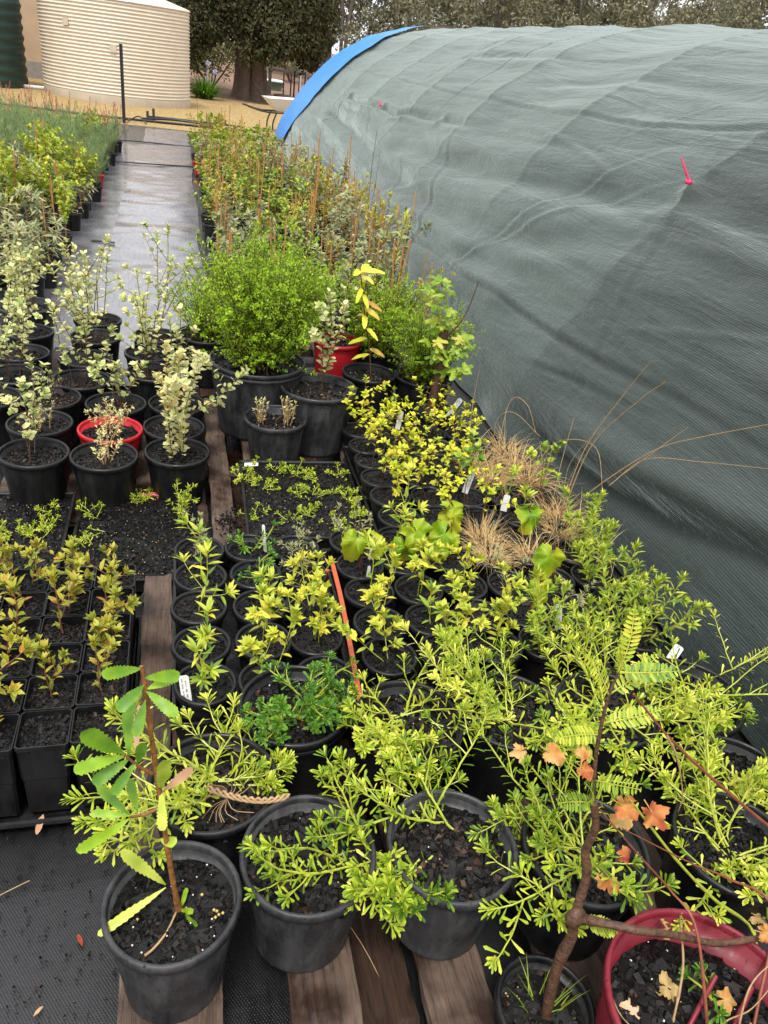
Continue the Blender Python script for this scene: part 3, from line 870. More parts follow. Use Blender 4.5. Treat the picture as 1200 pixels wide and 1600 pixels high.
def hull(l, w, h, t0=.75):
    a = np.linspace(0, 2 * math.pi, 20, endpoint=False)
    e = lambda s, z: np.stack([np.sign(np.cos(a)) * np.abs(np.cos(a)) ** .6 * l * s, np.sign(np.sin(a)) * np.abs(np.sin(a)) ** .6 * w * s, np.full(20, z)], 1)
    i = np.arange(20); j = (i + 1) % 20
    V = np.concatenate([e(t0, 0), e(1, h), e(1.03, h), e(1.03, h + .05), e(.94, h + .05), e(t0 * .92, .06)])
    F = np.concatenate([np.stack([q * 20 + i, q * 20 + j, (q + 1) * 20 + j, (q + 1) * 20 + i], 1) for q in range(5)])
    return MB().add(V, F).add(e(t0, 0), [tuple(range(20))[::-1]]).add(e(t0 * .92, .06), [tuple(range(20))])
obj('body', hull(.42, .28, .26).mesh('body', plain('green_tub', (.12, .22, .16), .5), True), tb)
lid = MB(); a = np.linspace(0, 6.283, 20, endpoint=False)
lathe(lid, [(.45, .30), (.45, .33), (.3, .37), (.02, .39)], 20)
o = obj('lid', lid.mesh('lid', MAT['white'], True), tb); o.scale = (1, .58, 1)
tag(obj('log', lathe(MB(), [(.02, 0), (.26, .0), (.29, .14), (.27, .30), (.02, .32)], 14, wob=lambda a: .08 * np.sin(3 * a)).mesh('log', MAT['bark'], True), loc=(3.25, 28.6, 0)), 'short dark stump at the foot of the cypress trunk', 'log')
wb = thing('wheelbarrow', 'white wheelbarrow with black legs beside the blue tarpaulin', 'wheelbarrow', (2.32, 19.3, 0), rad(8))
tr = MB()
T0 = np.array([(-.28, -.2, .42), (.35, -.2, .42), (.35, .2, .42), (-.28, .2, .42)]); T1 = np.array([(-.52, -.34, .66), (.62, -.33, .70), (.62, .33, .70), (-.52, .34, .66)])
tr.add(np.concatenate([T0, T1, T1 * (.97, .95, 1), T0 * (.95, .95, 1) + (0, 0, .015)]), [(0, 1, 5, 4), (1, 2, 6, 5), (2, 3, 7, 6), (3, 0, 4, 7), (3, 2, 1, 0), (12, 13, 14, 15), (12, 8, 9, 13), (13, 9, 10, 14), (14, 10, 11, 15), (15, 11, 8, 12), (4, 5, 9, 8), (5, 6, 10, 9), (6, 7, 11, 10), (7, 4, 8, 11)])
obj('tray', tr.mesh('tray', MAT['white']), wb)
for s in (-1, 1):
    obj('handle', tube(MB(), curve([(.75, s * .1, .25), (.2, s * .22, .40), (-.5, s * .27, .38), (-.95, s * .28, .46)], 10), .018, 7).mesh('handle', MAT['steel'], True), wb)
    obj('leg', tube(MB(), curve([(-.3, s * .25, .40), (-.38, s * .27, .2), (-.42, s * .27, .0), (-.70, s * .27, .0)], 12), .017, 7).mesh('leg', MAT['pipe'], True), wb)
wm = MB()
a = np.linspace(0, 6.2832, 25)
tube(wm, np.stack([np.cos(a) * .15 + .78, 0 * a, np.sin(a) * .15 + .19], 1), .04, 8)
obj('tyre', wm.mesh('tyre', MAT['pipe'], True), wb)
obj('wheel_hub', tube(MB(), [(.78, -.1, .19), (.78, .1, .19)], .06, 10).mesh('wheel_hub', MAT['pot_red'], True), wb)

# straw and leaf litter
mb = MB(); n = 9000
x = rng.uniform(-7, 5, n); y = rng.uniform(17.4, 27, n)
P = np.stack([x, y, ground_z(x, y)], 1)
blades(mb, P, nrm(np.stack([rng.normal(0, 1, n), rng.normal(0, 1, n), rng.uniform(.1, .7, n)], 1)), rng.uniform(.04, .13, n), .008, .4, 2, 0, rng.random(n))
o = obj('straw', mb.mesh('straw', MAT['lf_straw'])); o['kind'] = 'stuff'; tag(o, 'dry straw strewn over the ground past the weed mat', 'straw')
# ================================================================== PALLETS AND TRAYS
def board_mesh(w, l, t, seed, wet=False):
    """A worn plank: slightly bowed, chipped edges and ends."""
    r = np.random.default_rng(seed)
    n = max(8, int(l / .05)); xs = np.linspace(-l / 2, l / 2, n)
    pr = np.array([(-.5, -1), (-.5, -.08), (-.47, 0), (-.2, 0), (.2, 0), (.47, 0), (.5, -.08), (.5, -1)])
    V = []
    for i, y in enumerate(xs):
        e = .0025 * r.normal(size=(8,)); bow = .004 * math.sin(i / n * 5 + seed)
        V.append(np.stack([pr[:, 0] * w + e * (np.abs(pr[:, 0]) > .4) + bow * .5, np.full(8, y) + (.006 * r.normal(size=8) if i in (0, n - 1) else 0), pr[:, 1] * t + .0012 * r.normal(size=8)], 1))
    V = np.concatenate(V)
    i = np.arange(8); j = (i + 1) % 8
    F = np.concatenate([np.stack([k * 8 + i, (k + 1) * 8 + i, (k + 1) * 8 + j, k * 8 + j], 1) for k in range(n - 1)])
    mb = MB().add(V, F)
    mb.f.append(np.array([tuple(range(8)), tuple((n - 1) * 8 + q for q in range(7, -1, -1))])); mb.m.append(np.zeros(2))
    return mb.mesh('board', MAT['wood_wet' if wet else 'wood'])
def pallet(label, x0, x1, y0, y1, top, boards, seed, wet=False, lower=()):
    cx, cy = (x0 + x1) / 2, (y0 + y1) / 2
    p = thing('pallet', label, 'pallet', (cx, cy, .012))
    for k, b in enumerate(boards):
        bx0, bx1 = b[0], b[1]; by0, by1 = (b[2], b[3]) if len(b) > 2 else (y0, y1)
        w = b[4] if len(b) > 4 else wet
        obj('board', board_mesh(bx1 - bx0, by1 - by0, .022, seed + k, w), p, ((bx0 + bx1) / 2 - cx, (by0 + by1) / 2 - cy, top - .012))
    for k, yy in enumerate((y0 + .06, cy, y1 - .06)):
        obj('bearer', board_mesh(.085, x1 - x0, top - .060, seed + 20 + k, True), p, (0, yy - cy, top - .036), (0, 0, math.pi / 2))
    for k, b in enumerate(lower):
        obj('bottom_board', board_mesh(b[1] - b[0], y1 - y0, .018, seed + 40 + k, True), p, ((b[0] + b[1]) / 2 - cx, 0, .024))
    return p
pallet('worn pallet with gapped boards under the big front pots', -.13, 1.22, .52, 2.13, .12,
       [(-.128, -.042), (-.036, .056, .52, 1.9), (.18, .31), (.435, .567), (.69, .82), (.95, 1.08)], 300, lower=[(.312, .434), (.80, .9)])
pallet('weathered pallet under the middle seedling tray and the biggest pot', .09, 1.40, 2.20, 3.62, .12,
       [(.097, .178), (.25, .34), (.46, .56), (.68, .78), (.90, 1.0), (1.12, 1.22)], 340, lower=[(.19, .26)])
pallet('dark wet pallet behind the biggest pot', .07, 1.42, 3.66, 4.6, .115, [(.08, .2), (.3, .42), (.52, .64), (.76, .88), (1.0, 1.12), (1.24, 1.36)], 380, True)
for k, (x, lab) in enumerate(((-.665, 'grey timber plank on the mat, farthest left under the pots of pale shrubs'), (-.415, 'grey timber plank showing left of the red rimmed pot'), (-.155, 'grey timber plank showing right of the red rimmed pot'), (.04, 'grey plank beside the pallet under the pots of pale shrubs'))):
    tag(obj('plank', board_mesh(.085, 1.9, .018, 420 + k), None, (x, 3.58, .024)), lab, 'plank')

# ---- soil beds and trays
def chips(mb, rng, n, place, smin=.004, smax=.012, brown=.12):
    """Bark chips lying about: place(n) -> points on the surface."""
    P = place(n)
    s = rng.uniform(smin, smax, n)
    U = np.array([(-1, -1, -1), (1, -1, -1), (1, 1, -1), (-1, 1, -1), (-1, -1, 1), (1, -1, 1), (1, 1, 1), (-1, 1, 1)], float)
    sc = np.stack([s * rng.uniform(.6, 1.1, n), s * rng.uniform(.3, .7, n), s * rng.uniform(.2, .5, n)], 1) * .5
    q = rng.normal(size=(n, 4)) * (.42, .42, 1.0, 1.0); q = q / np.linalg.norm(q, axis=1, keepdims=True)
    x, y, z, w = q.T
    Rm = np.stack([np.stack([1 - 2 * (y * y + z * z), 2 * (x * y - z * w), 2 * (x * z + y * w)], 1), np.stack([2 * (x * y + z * w), 1 - 2 * (x * x + z * z), 2 * (y * z - x * w)], 1), np.stack([2 * (x * z - y * w), 2 * (y * z + x * w), 1 - 2 * (x * x + y * y)], 1)], 1)
    V = (U[None] + rng.normal(0, .16, (n, 8, 3))) * sc[:, None]
    V = np.einsum('nij,nkj->nki', Rm, V) + P[:, None]
    b = np.arange(n)[:, None] * 8
    F = np.concatenate([b + np.array(f) for f in ((0, 3, 2, 1), (4, 5, 6, 7), (0, 1, 5, 4), (1, 2, 6, 5), (2, 3, 7, 6), (3, 0, 4, 7))])
    t = np.where(rng.random(n) < brown, rng.uniform(.7, 1.0, n), rng.uniform(.1, .55, n))
    mb.add(V.reshape(-1, 3), F, 0, np.repeat(t, 8))
OCT = np.array([(1, 0, 0), (-1, 0, 0), (0, 1, 0), (0, -1, 0), (0, 0, 1), (0, 0, -1)], float)
OCF = np.array([(0, 2, 4), (2, 1, 4), (1, 3, 4), (3, 0, 4), (2, 0, 5), (1, 2, 5), (3, 1, 5), (0, 3, 5)])
def beads(mb, P, r, mat=0):
    for p, q in zip(P, np.broadcast_to(r, (len(P),))):
        mb.add(OCT * q + p, OCF, mat)
_soil = {}
def soil_mesh(kind, v):
    """Soil disc of radius 1 unit = .11 m; kinds differ in how coarse the chips are."""
    key = (kind, v)
    if key in _soil:
        return _soil[key]
    r = np.random.default_rng(900 + v * 7 + len(kind))
    R = {'big': .11, 'mid': .11, 'small': .07}[kind]
    nr, na = 9, 30
    rr = np.linspace(0, R, nr)[1:]; a = np.linspace(0, 2 * math.pi, na, endpoint=False)
    A, RR = np.meshgrid(a, rr)
    X, Y = RR * np.cos(A), RR * np.sin(A)
    def hz(x, y):
        return .006 * fbm(x * 25 + v * 3, y * 25, 4 + v, 3) - .004 * (np.hypot(x, y) / R) ** 2
    V = np.concatenate([[(0, 0, float(hz(np.array(0.), np.array(0.))))], np.stack([X, Y, hz(X, Y)], -1).reshape(-1, 3)])
    F4 = []; i = np.arange(na); j = (i + 1) % na
    for k in range(nr - 2):
        F4.append(np.stack([1 + k * na + i, 1 + (k + 1) * na + i, 1 + (k + 1) * na + j, 1 + k * na + j], 1))
    mb = MB().add(V, np.concatenate(F4), 0, .25)
    mb.f.append(np.stack([np.zeros(na, int), 1 + i, 1 + j], 1)); mb.m.append(np.zeros(na))
    def place(n):
        q = R * .97 * np.sqrt(r.random(n)); t = r.uniform(0, 6.2832, n)
        x, y = q * np.cos(t), q * np.sin(t)
        return np.stack([x, y, hz(x, y) + .001], 1)
    n, a0, a1 = {'big': (560, .008, .022), 'mid': (420, .005, .015), 'small': (170, .004, .012)}[kind]
    chips(mb, r, n, place, a0, a1, .10 if kind != 'mid' else .3)
    m = mb.mesh('soil', MAT['soil'])
    gb = MB(); P = place({'big': 16, 'mid': 20, 'small': 8}[kind]); P[:, 2] += .003
    beads(gb, P, r.uniform(.0013, .0026, len(P)))
    g = gb.mesh('fertiliser_granule', MAT['granule'] if v % 2 else MAT['perlite'], True)
    _soil[key] = (m, g, R)
    return _soil[key]
def tray(name, label, x0, x1, y0, y1, z0, h, rotz=0, nchips=1500, seed=1, rim=MAT['tray'], soil_d=.014):
    cx, cy = (x0 + x1) / 2, (y0 + y1) / 2; w, l = x1 - x0, y1 - y0
    t = thing(name, label, 'seedling tray', (cx, cy, z0), rotz)
    def ring(ix, z):
        return np.array([(-w / 2 + ix, -l / 2 + ix, z), (w / 2 - ix, -l / 2 + ix, z), (w / 2 - ix, l / 2 - ix, z), (-w / 2 + ix, l / 2 - ix, z)])
    rows = [ring(.016, 0), ring(.006, h - .012), ring(.0, h - .012), ring(-.001, h), ring(.007, h + .001), ring(.011, h - .004), ring(.014, h - .03), ring(.016, .006)]
    V = np.concatenate(rows); i = np.arange(4); j = (i + 1) % 4
    mb = MB().add(V, np.concatenate([np.stack([k * 4 + i, k * 4 + j, (k + 1) * 4 + j, (k + 1) * 4 + i], 1) for k in range(7)]))
    mb.add(rows[0], [(3, 2, 1, 0)])
    obj('tray', mb.mesh('tray', rim), t)
    if nchips:
        r = np.random.default_rng(seed)
        xs = np.linspace(-w / 2 + .013, w / 2 - .013, 26); ys = np.linspace(-l / 2 + .013, l / 2 - .013, 30)
        X, Y = np.meshgrid(xs, ys)
        hz = lambda x, y: .007 * fbm(x * 18 + seed, y * 18, seed, 3)
        zt = h - soil_d
        mb = MB().add(np.stack([X, Y, zt + hz(X, Y)], -1).reshape(-1, 3), gridF(26, 30), 0, .25)
        def place(n):
            x = r.uniform(xs[0], xs[-1], n); y = r.uniform(ys[0], ys[-1], n)
            return np.stack([x, y, zt + hz(x, y) + .001], 1)
        chips(mb, r, nchips, place, .005, .015, .08)
        obj('soil', mb.mesh('soil', MAT['soil']), t)
        gb = MB(); P = place(110); P[:, 2] += .004
        beads(gb, P, r.uniform(.0013, .0025, 110)); obj('fertiliser_granule', gb.mesh('fertiliser_granule', MAT['granule']), t, stuff=True)
    return t
TRAY_L1 = tray('seedling_tray', 'black tray of bark mix at the left edge with one wiry seedling', -.80, -.408, 2.20, 2.765, .018, .06, 0, 1400, 3)
TRAY_L2 = tray('seedling_tray', 'black tray of bark mix with a pink strip on its far rim', -.385, .035, 2.17, 2.74, .018, .06, rad(-1.5), 1700, 5)
TRAY_M = tray('seedling_tray', 'black tray of dark soil with creeping green seedlings below the biggest pot', .212, .655, 2.235, 2.825, .122, .065, rad(-.8), 1900, 9)
obj('rim_strip', box(MB(), (-.005, .272, .060), (.195, .286, .064)).mesh('rim_strip', plain('faded_pink_plastic', (.62, .10, .16), .4)), TRAY_L2)
# carry trays that hold the round pots and the square pots
tray('carry_tray', 'black carry tray holding the round seedling pots beside the wooden board', -.036, .435, 1.40, 2.16, .122, .07, 0, 0)
tray('carry_tray', 'black carry tray holding the pots right of the orange strip', .452, .90, 1.44, 2.16, .122, .07, 0, 0)
tray('carry_tray', 'black carry tray right of the middle seedling tray, holding yellow shrubs', .668, 1.02, 2.20, 2.96, .122, .07, 0, 0)
tray('carry_tray', 'low black tray under the square pots', -.62, -.135, 1.275, 2.02, .012, .035, 0, 0)
st = thing('plastic_strip', 'narrow orange plastic strip lying between the round pots', 'plastic strip', (.43, 1.66, 0))
P = curve([(.014, .31, .285), (.012, .1, .275), (.0, -.15, .265), (-.008, -.30, .255)], 12)
mb = MB()
for s, w in ((-.008, -.008), (.008, .008)):
    pass
V = np.concatenate([P + (-.0065, 0, 0), P + (.0065, 0, 0), P + (.0065, 0, .006), P + (-.0065, 0, .006)])
i = np.arange(11)
mb.add(V, np.concatenate([np.stack([a * 12 + i, b * 12 + i, b * 12 + i + 1, a * 12 + i + 1], 1) for a, b in ((1, 0), (2, 1), (3, 2), (0, 3))]))
obj('strip', mb.mesh('strip', MAT['orange']), st)
for y in (-.27, .27):
    obj('peg', box(MB(), (-.004, y, .13), (.004, y + .012, .262)).mesh('peg', MAT['orange']), st)
# ================================================================== POTS AND PLANTS
_pots = {}; _sv = 0
def pot_mesh(R, h, col, seg=40, lip=.0065, double=False):
    var = (_sv * 7) % 4; key = (round(R, 3), round(h, 3), col, double, var)
    wob = lambda a: .010 * np.sin(2 * a + var * 1.7) + .004 * np.sin(3 * a + var)
    if key in _pots:
        return _pots[key]
    Rb = R * .80; ra = lambda z: Rb + (R - Rb) * z / h
    mb = lathe(MB(), [(Rb * .96, 0), (Rb, .004), (Rb * 1.01, .012), (ra(.02) - .0015, .02), (ra(h * .5), h * .5), (R, h - .018), (R - .0035, h - .004), (ra(h * .6) - .005, h * .6), (Rb - .004, .01)], seg, cap0=True, wob=wob)
    prof = [(R - .001, h - .022), (R + lip * .9, h - .020), (R + lip, h - .004), (R + lip * .6, h), (R - .001, h + .001), (R - .0042, h - .004), (R - .005, h - .018)]
    if double:
        prof = [(R - .001, h - .040), (R + lip * .7, h - .038), (R + lip * .7, h - .024)] + prof
    rb = lathe(MB(), prof, seg, wob=wob)
    _pots[key] = (mb.mesh('pot', MAT[col], True), rb.mesh('rim', MAT[col], True))
    return _pots[key]

def attach(root, parts, z, scale=1.0):
    for p in parts:
        o = obj(p[0], p[1], root, (0, 0, z) if len(p) < 5 else p[4], scale=scale if len(p) < 5 else 1.0, stuff=p[2])
        for c in (p[3] if len(p) > 3 else ()):
            obj(c[0], c[1], o, stuff=c[2])

_sv = 0
def potted(name, label, x, y, z, R, h, plant=(), col='pot', rot=None, group=None, cat='potted plant', soil='big', fill=.034, tilt=(0, 0), scale=1.0, gran=True, double=False):
    global _sv
    _sv += 1
    rot = (x * 37.7 + y * 61.3) % 6.283 if rot is None else rot
    t = thing(name, label, cat, (x, y, z), rot, group)
    t.rotation_euler = (tilt[0], tilt[1], rot)
    pm, rm = pot_mesh(R, h, col, 44 if R > .1 else 28, double=double)
    p = obj('pot', pm, t); obj('rim', rm, p)
    sm, gm, r0 = soil_mesh(soil, _sv % 4)
    k = (R - .002 - R * .2 * fill / h) / r0
    obj('soil', sm, t, (0, 0, h - fill), scale=(k, k, 1))
    if gran:
        obj('fertiliser_granule', gm, t, (0, 0, h - fill), scale=(k, k, 1), stuff=True)
    attach(t, plant, h - fill, scale)
    return t

# ---- plant builders: each returns parts (name, mesh, stuff, children) with the origin at the soil
def shoot_path(rng, p0, az, el, L, n=10, droop=.5, lift=.4, jit=.12):
    d = np.array([math.cos(az) * math.cos(el), math.sin(az) * math.cos(el), math.sin(el)])
    P = [np.asarray(p0, float)]
    for k in range(n):
        t = k / n
        d = d + np.array([0, 0, (-droop + (droop + lift) * t) * 1.6 / n]) + rng.normal(0, jit, 3) * .35
        d = nrm(d); P.append(P[-1] + d * L / n)
    return np.array(P)
def along(P, t):
    k = np.clip(t * (len(P) - 1), 0, len(P) - 1.001); i = k.astype(int); f = (k - i)[:, None]
    pos = P[i] * (1 - f) + P[i + 1] * f
    return pos, nrm(P[i + 1] - P[i])
def dress(mb, rng, P, spacing, leafL, leafW, shape, mat, start=.1, fwd=.55, rosette=1.0, tint=(.35, .2), upb=.25, tipt=.0, curl=-.12, pair=False):
    """Leaves set spirally along a stem, crowding into a rosette at its tip."""
    L = np.linalg.norm(np.diff(P, axis=0), axis=1).sum()
    m = max(4, int(L * (1 - start) / spacing))
    t = np.linspace(start, .98, m)
    if rosette:
        k = max(3, int(15 * rosette)); t = np.concatenate([t, np.linspace(.9, 1.0, k)])
    n = len(t)
    pos, T = along(P, t)
    ga = np.arange(n) * (2.4 if not pair else math.pi) + rng.uniform(0, 6.28) + (np.arange(n) // 2 * 1.3 if pair else 0) + rng.normal(0, .3, n)
    ref = np.where(np.abs(T[:, 2:3]) < .9, np.array([[0, 0, 1.0]]), np.array([[1.0, 0, 0]]))
    X = nrm(np.cross(T, ref)); Y = np.cross(T, X)
    rad_ = np.cos(ga)[:, None] * X + np.sin(ga)[:, None] * Y
    tip = np.clip((t - .86) / .14, 0, 1)[:, None] * min(1, rosette)
    D = nrm(T * (fwd + .7 * tip) + rad_ * (.85 - .25 * tip) + np.array([0, 0, upb]) + rng.normal(0, .12, (n, 3)))
    N = nrm(T * .6 - rad_ * .15 + np.array([0, 0, .9]) + rng.normal(0, .2, (n, 3)))
    s = rng.uniform(.7, 1.12, n) * (1 - .35 * tip[:, 0])
    tn = np.clip(tint[0] + rng.normal(0, tint[1], n) + tipt * t, 0, 1)
    leaves(mb, pos, D, N, leafL * s, leafW * s, shape, mat, tn, curl=curl + rng.normal(0, .07, n))

def trailing(seed, n, Lr, az=(0, 6.283), el=(.15, .9), leafL=.033, leafW=.0068, tint=(.45, .26), origin=(0, 0), sub=(2, 5), leaf='lf_trail', stem='st_lime', droop=.55, lift=.75, spacing=.0080, shape='spat', orad=.016, rosette=1.0):
    r = np.random.default_rng(seed); parts = []
    for k in range(n):
        mb = MB()
        a = r.uniform(*az); e = r.uniform(*el); L = r.uniform(*Lr)
        o = np.array([origin[0] + r.normal(0, orad), origin[1] + r.normal(0, orad), -.004])
        P = shoot_path(r, o, a, e, L, 12, droop, lift, .30)
        P[:, 2] = np.maximum(P[:, 2], .004 - .25 * np.clip(np.hypot(P[:, 0], P[:, 1]) - .09, 0, 1))
        tube(mb, P, np.linspace(.0026, .0014, len(P)), 5)
        tb = np.clip(tint[0] + r.normal(0, .12), 0, 1)
        dress(mb, r, P, spacing, leafL, leafW, shape, 1, .12, tint=(tb, tint[1]), rosette=rosette)
        for q in range(int(r.integers(*sub))):
            i = int(r.integers(3, 10)); a2 = a + r.choice((-1, 1)) * r.uniform(.4, 1.1)
            Q = shoot_path(r, P[i], a2, r.uniform(.1, .8), L * r.uniform(.25, .55), 7, droop * .6, lift, .28)
            tube(mb, Q, np.linspace(.0019, .0011, len(Q)), 4)
            dress(mb, r, Q, spacing, leafL * .92, leafW, shape, 1, .1, tint=(tb, tint[1]), rosette=rosette)
        parts.append(('shoot', mb.mesh('shoot', [MAT[stem], MAT[leaf]]), False))
    return parts

def upright(seed, nst, Hr, leafL, leafW, shape, leaf, stem, spread=.03, lean=.25, sr=.0022, start=.25, spacing=.012, branches=(0, 3), fwd=.5, tint=(.45, .2), upb=.2, rosette=.6, join=False, jit=.12, blen=(.2, .45), tipt=0, pair=False, curl=-.12):
    r = np.random.default_rng(seed); parts = []; SB, FB = MB(), MB()
    for k in range(nst):
        sb, fb = (SB, FB) if join else (MB(), MB())
        a = r.uniform(0, 6.28); rr = spread * math.sqrt(r.random()) if nst > 1 else 0
        H = r.uniform(*Hr)
        P = shoot_path(r, (rr * math.cos(a), rr * math.sin(a), -.01), a + r.normal(0, .6), math.pi / 2 - abs(r.normal(0, lean)), H, 10, .1, .35, jit)
        tube(sb, P, np.linspace(sr, sr * .45, len(P)), 5)
        dress(fb, r, P, spacing, leafL, leafW, shape, 0, start, fwd, rosette, tint, upb, tipt, pair=pair, curl=curl)
        for q in range(int(r.integers(*branches)) if branches[1] > branches[0] else branches[0]):
            i = int(r.integers(3, 9)); aa = r.uniform(0, 6.28)
            Q = shoot_path(r, P[i], aa, r.uniform(.4, 1.1), H * r.uniform(*blen), 7, .1, .4, jit)
            tube(sb, Q, np.linspace(sr * .6, sr * .35, len(Q)), 4)
            dress(fb, r, Q, spacing, leafL * .9, leafW * .9, shape, 0, .12, fwd, rosette, tint, upb, tipt, pair=pair, curl=curl)
        if not join:
            parts.append(('stem', sb.mesh('stem', MAT[stem]), False, [('foliage', fb.mesh('foliage', MAT[leaf]), True)]))
    if join:
        parts = [('stem', SB.mesh('stem', MAT[stem]), False), ('foliage', FB.mesh('foliage', MAT[leaf]), True)]
    return parts

def bush(seed, R, H, nb, ntw, leafL, leaf, stem, base=.03, per=.008, tint=(.5, .2)):
    """Dense fine-leaved bush: arching branches, many twigs, tiny leaves."""
    r = np.random.default_rng(seed); sb, fb = MB(), MB()
    for k in range(nb):
        a = r.uniform(0, 6.283); e = math.acos(1 - r.random() * .92)        # from vertical
        L = H * r.uniform(.72, 1.04) * (1 - .28 * math.sin(e)) + R * .25 * math.sin(e)
        P = shoot_path(r, (r.normal(0, base), r.normal(0, base), -.01), a, math.pi / 2 - e * .46, L, 12, .12, .28, .16)
        tube(sb, P, np.linspace(.0032, .0011, len(P)), 4)
        dress(fb, r, P, per, leafL, leafL * .55, 'diamond', 0, .14, .5, .6, tint, .2, .15)
        for q in range(ntw):
            i = int(r.integers(1, 12)); aa = a + r.normal(0, 1.1)
            Q = shoot_path(r, P[i], aa, r.uniform(0, 1.2), L * r.uniform(.14, .34), 6, .1, .35, .15)
            tube(sb, Q, np.linspace(.0013, .0007, len(Q)), 3)
            dress(fb, r, Q, per, leafL, leafL * .5, 'diamond', 0, .05, .5, .5, tint, .2, .15)
    return [('stem', sb.mesh('stem', MAT[stem]), False), ('foliage', fb.mesh('foliage', MAT[leaf]), True)]

def tussock(seed, n, Lr, w=.0022, spread=.035, el=(.15, 1.45), droop=(.1, .7), leaf='lf_straw', tint=(.5, .3)):
    r = np.random.default_rng(seed); mb = MB()
    a = r.uniform(0, 6.28, n); e = r.uniform(*el, n); q = spread * np.sqrt(r.random(n))
    P = np.stack([q * np.cos(a), q * np.sin(a), np.zeros(n)], 1); a2 = a + r.normal(0, .5, n)
    blades(mb, P, np.stack([np.cos(a2) * np.cos(e), np.sin(a2) * np.cos(e), np.sin(e)], 1), r.uniform(*Lr, n), w, r.uniform(*droop, n), 6, 0, np.clip(r.normal(*tint, n), 0, 1), r)
    return [('foliage', mb.mesh('foliage', MAT[leaf]), True)]

def lobed(seed, size, lobes=5, depth=.35, teeth=.05, crumple=.10, cup=-.25, asp=1.0):
    """A broad lobed leaf, stalk at the origin, blade along +Y."""
    r = np.random.default_rng(seed); n = 44
    a = np.linspace(-math.pi * .92, math.pi * .92, n)
    cs = np.cos(a * lobes * .98 + .25 * r.normal()); env = .5 * (1 + .25 * np.cos(a) + .08 * np.sin(a) * r.normal()) * (1 - depth * .6 + depth * .6 * np.sign(cs) * np.abs(cs) ** .8) + teeth * ((np.arange(n) % 3) / 2 - .3) * .6 * (1 + .5 * r.normal(size=n))
    rings = []
    for f in (.35, .7, 1.0):
        x = env * f * np.sin(a) * asp; y = .38 + env * f * np.cos(a)
        z = cup * (f * env) ** 2 * (1.2 + .6 * np.cos(2 * a)) + crumple * f * vnoise(x * 5 + seed, y * 5, seed)
        rings.append(np.stack([x, y, z], 1))
    V = np.concatenate([[(0, .38, 0)]] + rings) * size
    i = np.arange(n - 1)
    F4 = np.concatenate([np.stack([1 + i, 1 + n + i, 2 + n + i, 2 + i], 1), np.stack([1 + n + i, 1 + 2 * n + i, 2 + 2 * n + i, 2 + n + i], 1)])
    return V, np.stack([np.zeros(n - 1, int), 2 + i, 1 + i], 1)[:, ::-1], F4
def lobed_mesh(seed, size, leaf, lobes=5, depth=.35, teeth=.05, crumple=.1, cup=-.25, tint=.5, asp=1.0, stalk=True):
    V, F3, F4 = lobed(seed, size, lobes, depth, teeth, crumple, cup, asp)
    mb = MB().add(V, F4, 0, np.clip(tint + .35 * vnoise(V[:, 0] * 40 / size * .1, V[:, 1] * 40 / size * .1, seed), 0, 1))
    mb.f.append(F3); mb.m.append(np.zeros(len(F3)))
    if stalk:
        tube(mb, [(0, -.15 * size, -.05 * size), (0, .38 * size, 0)], .012 * size + .0006, 4, 0, .8)
    return mb.mesh('leaf', MAT[leaf], True)

def serrated(L, W, tint, seed, bend=-.15, leaf='lf_banksia', tip=.84, teeth=.11):
    """A toothed strap leaf along +Y, widest towards a blunt tip."""
    r = np.random.default_rng(seed); n = 35
    t = np.linspace(0, 1, n)
    w = W * .5 * np.clip(.10 + .95 * np.sin(np.clip(t / tip, 0, 1) ** .8 * math.pi * .5) ** 1.3, 0, 1) * np.where(t > tip, np.sqrt(np.clip(1 - ((t - tip) / (1 - tip)) ** 2, .04, 1)), 1)
    w = w * (1 + teeth * np.array([1.3, .2, -.9])[np.arange(n) % 3] * (t > .15)) * (1 + .03 * r.normal(size=n))
    y = L * t; z = L * bend * t * t + .012 * L * np.sin(t * 9 + seed)
    und = .05 * W * np.sin(t * 14 + seed)
    V = np.concatenate([np.stack([-w, y, z + w * .25 + und], 1), np.stack([w * 0, y, z], 1), np.stack([w, y, z + w * .25 - und], 1)])
    i = np.arange(n - 1)
    F = np.concatenate([np.stack([i, n + i, n + i + 1, i + 1], 1), np.stack([n + i, 2 * n + i, 2 * n + i + 1, n + i + 1], 1)])
    tt = np.clip(np.concatenate([np.full(n, tint + .10), np.full(n, tint + .02), np.full(n, tint + .06)]) + .10 * np.tile(vnoise(t * 4 + seed, t * 0, seed), 3), 0, 1)
    return MB().add(V, F, 0, tt).mesh('leaf', MAT[leaf], True)
def aim(d, n=(0, 0, 1)):
    """Euler that turns +Y onto d with +Z near n."""
    y = Vector(d).normalized(); z = Vector(n)
    x = y.cross(z)
    if x.length < 1e-4:
        x = y.cross(Vector((1, 0, .2)))
    x.normalize(); z = x.cross(y)
    return Matrix((x, y, z)).transposed().to_euler()

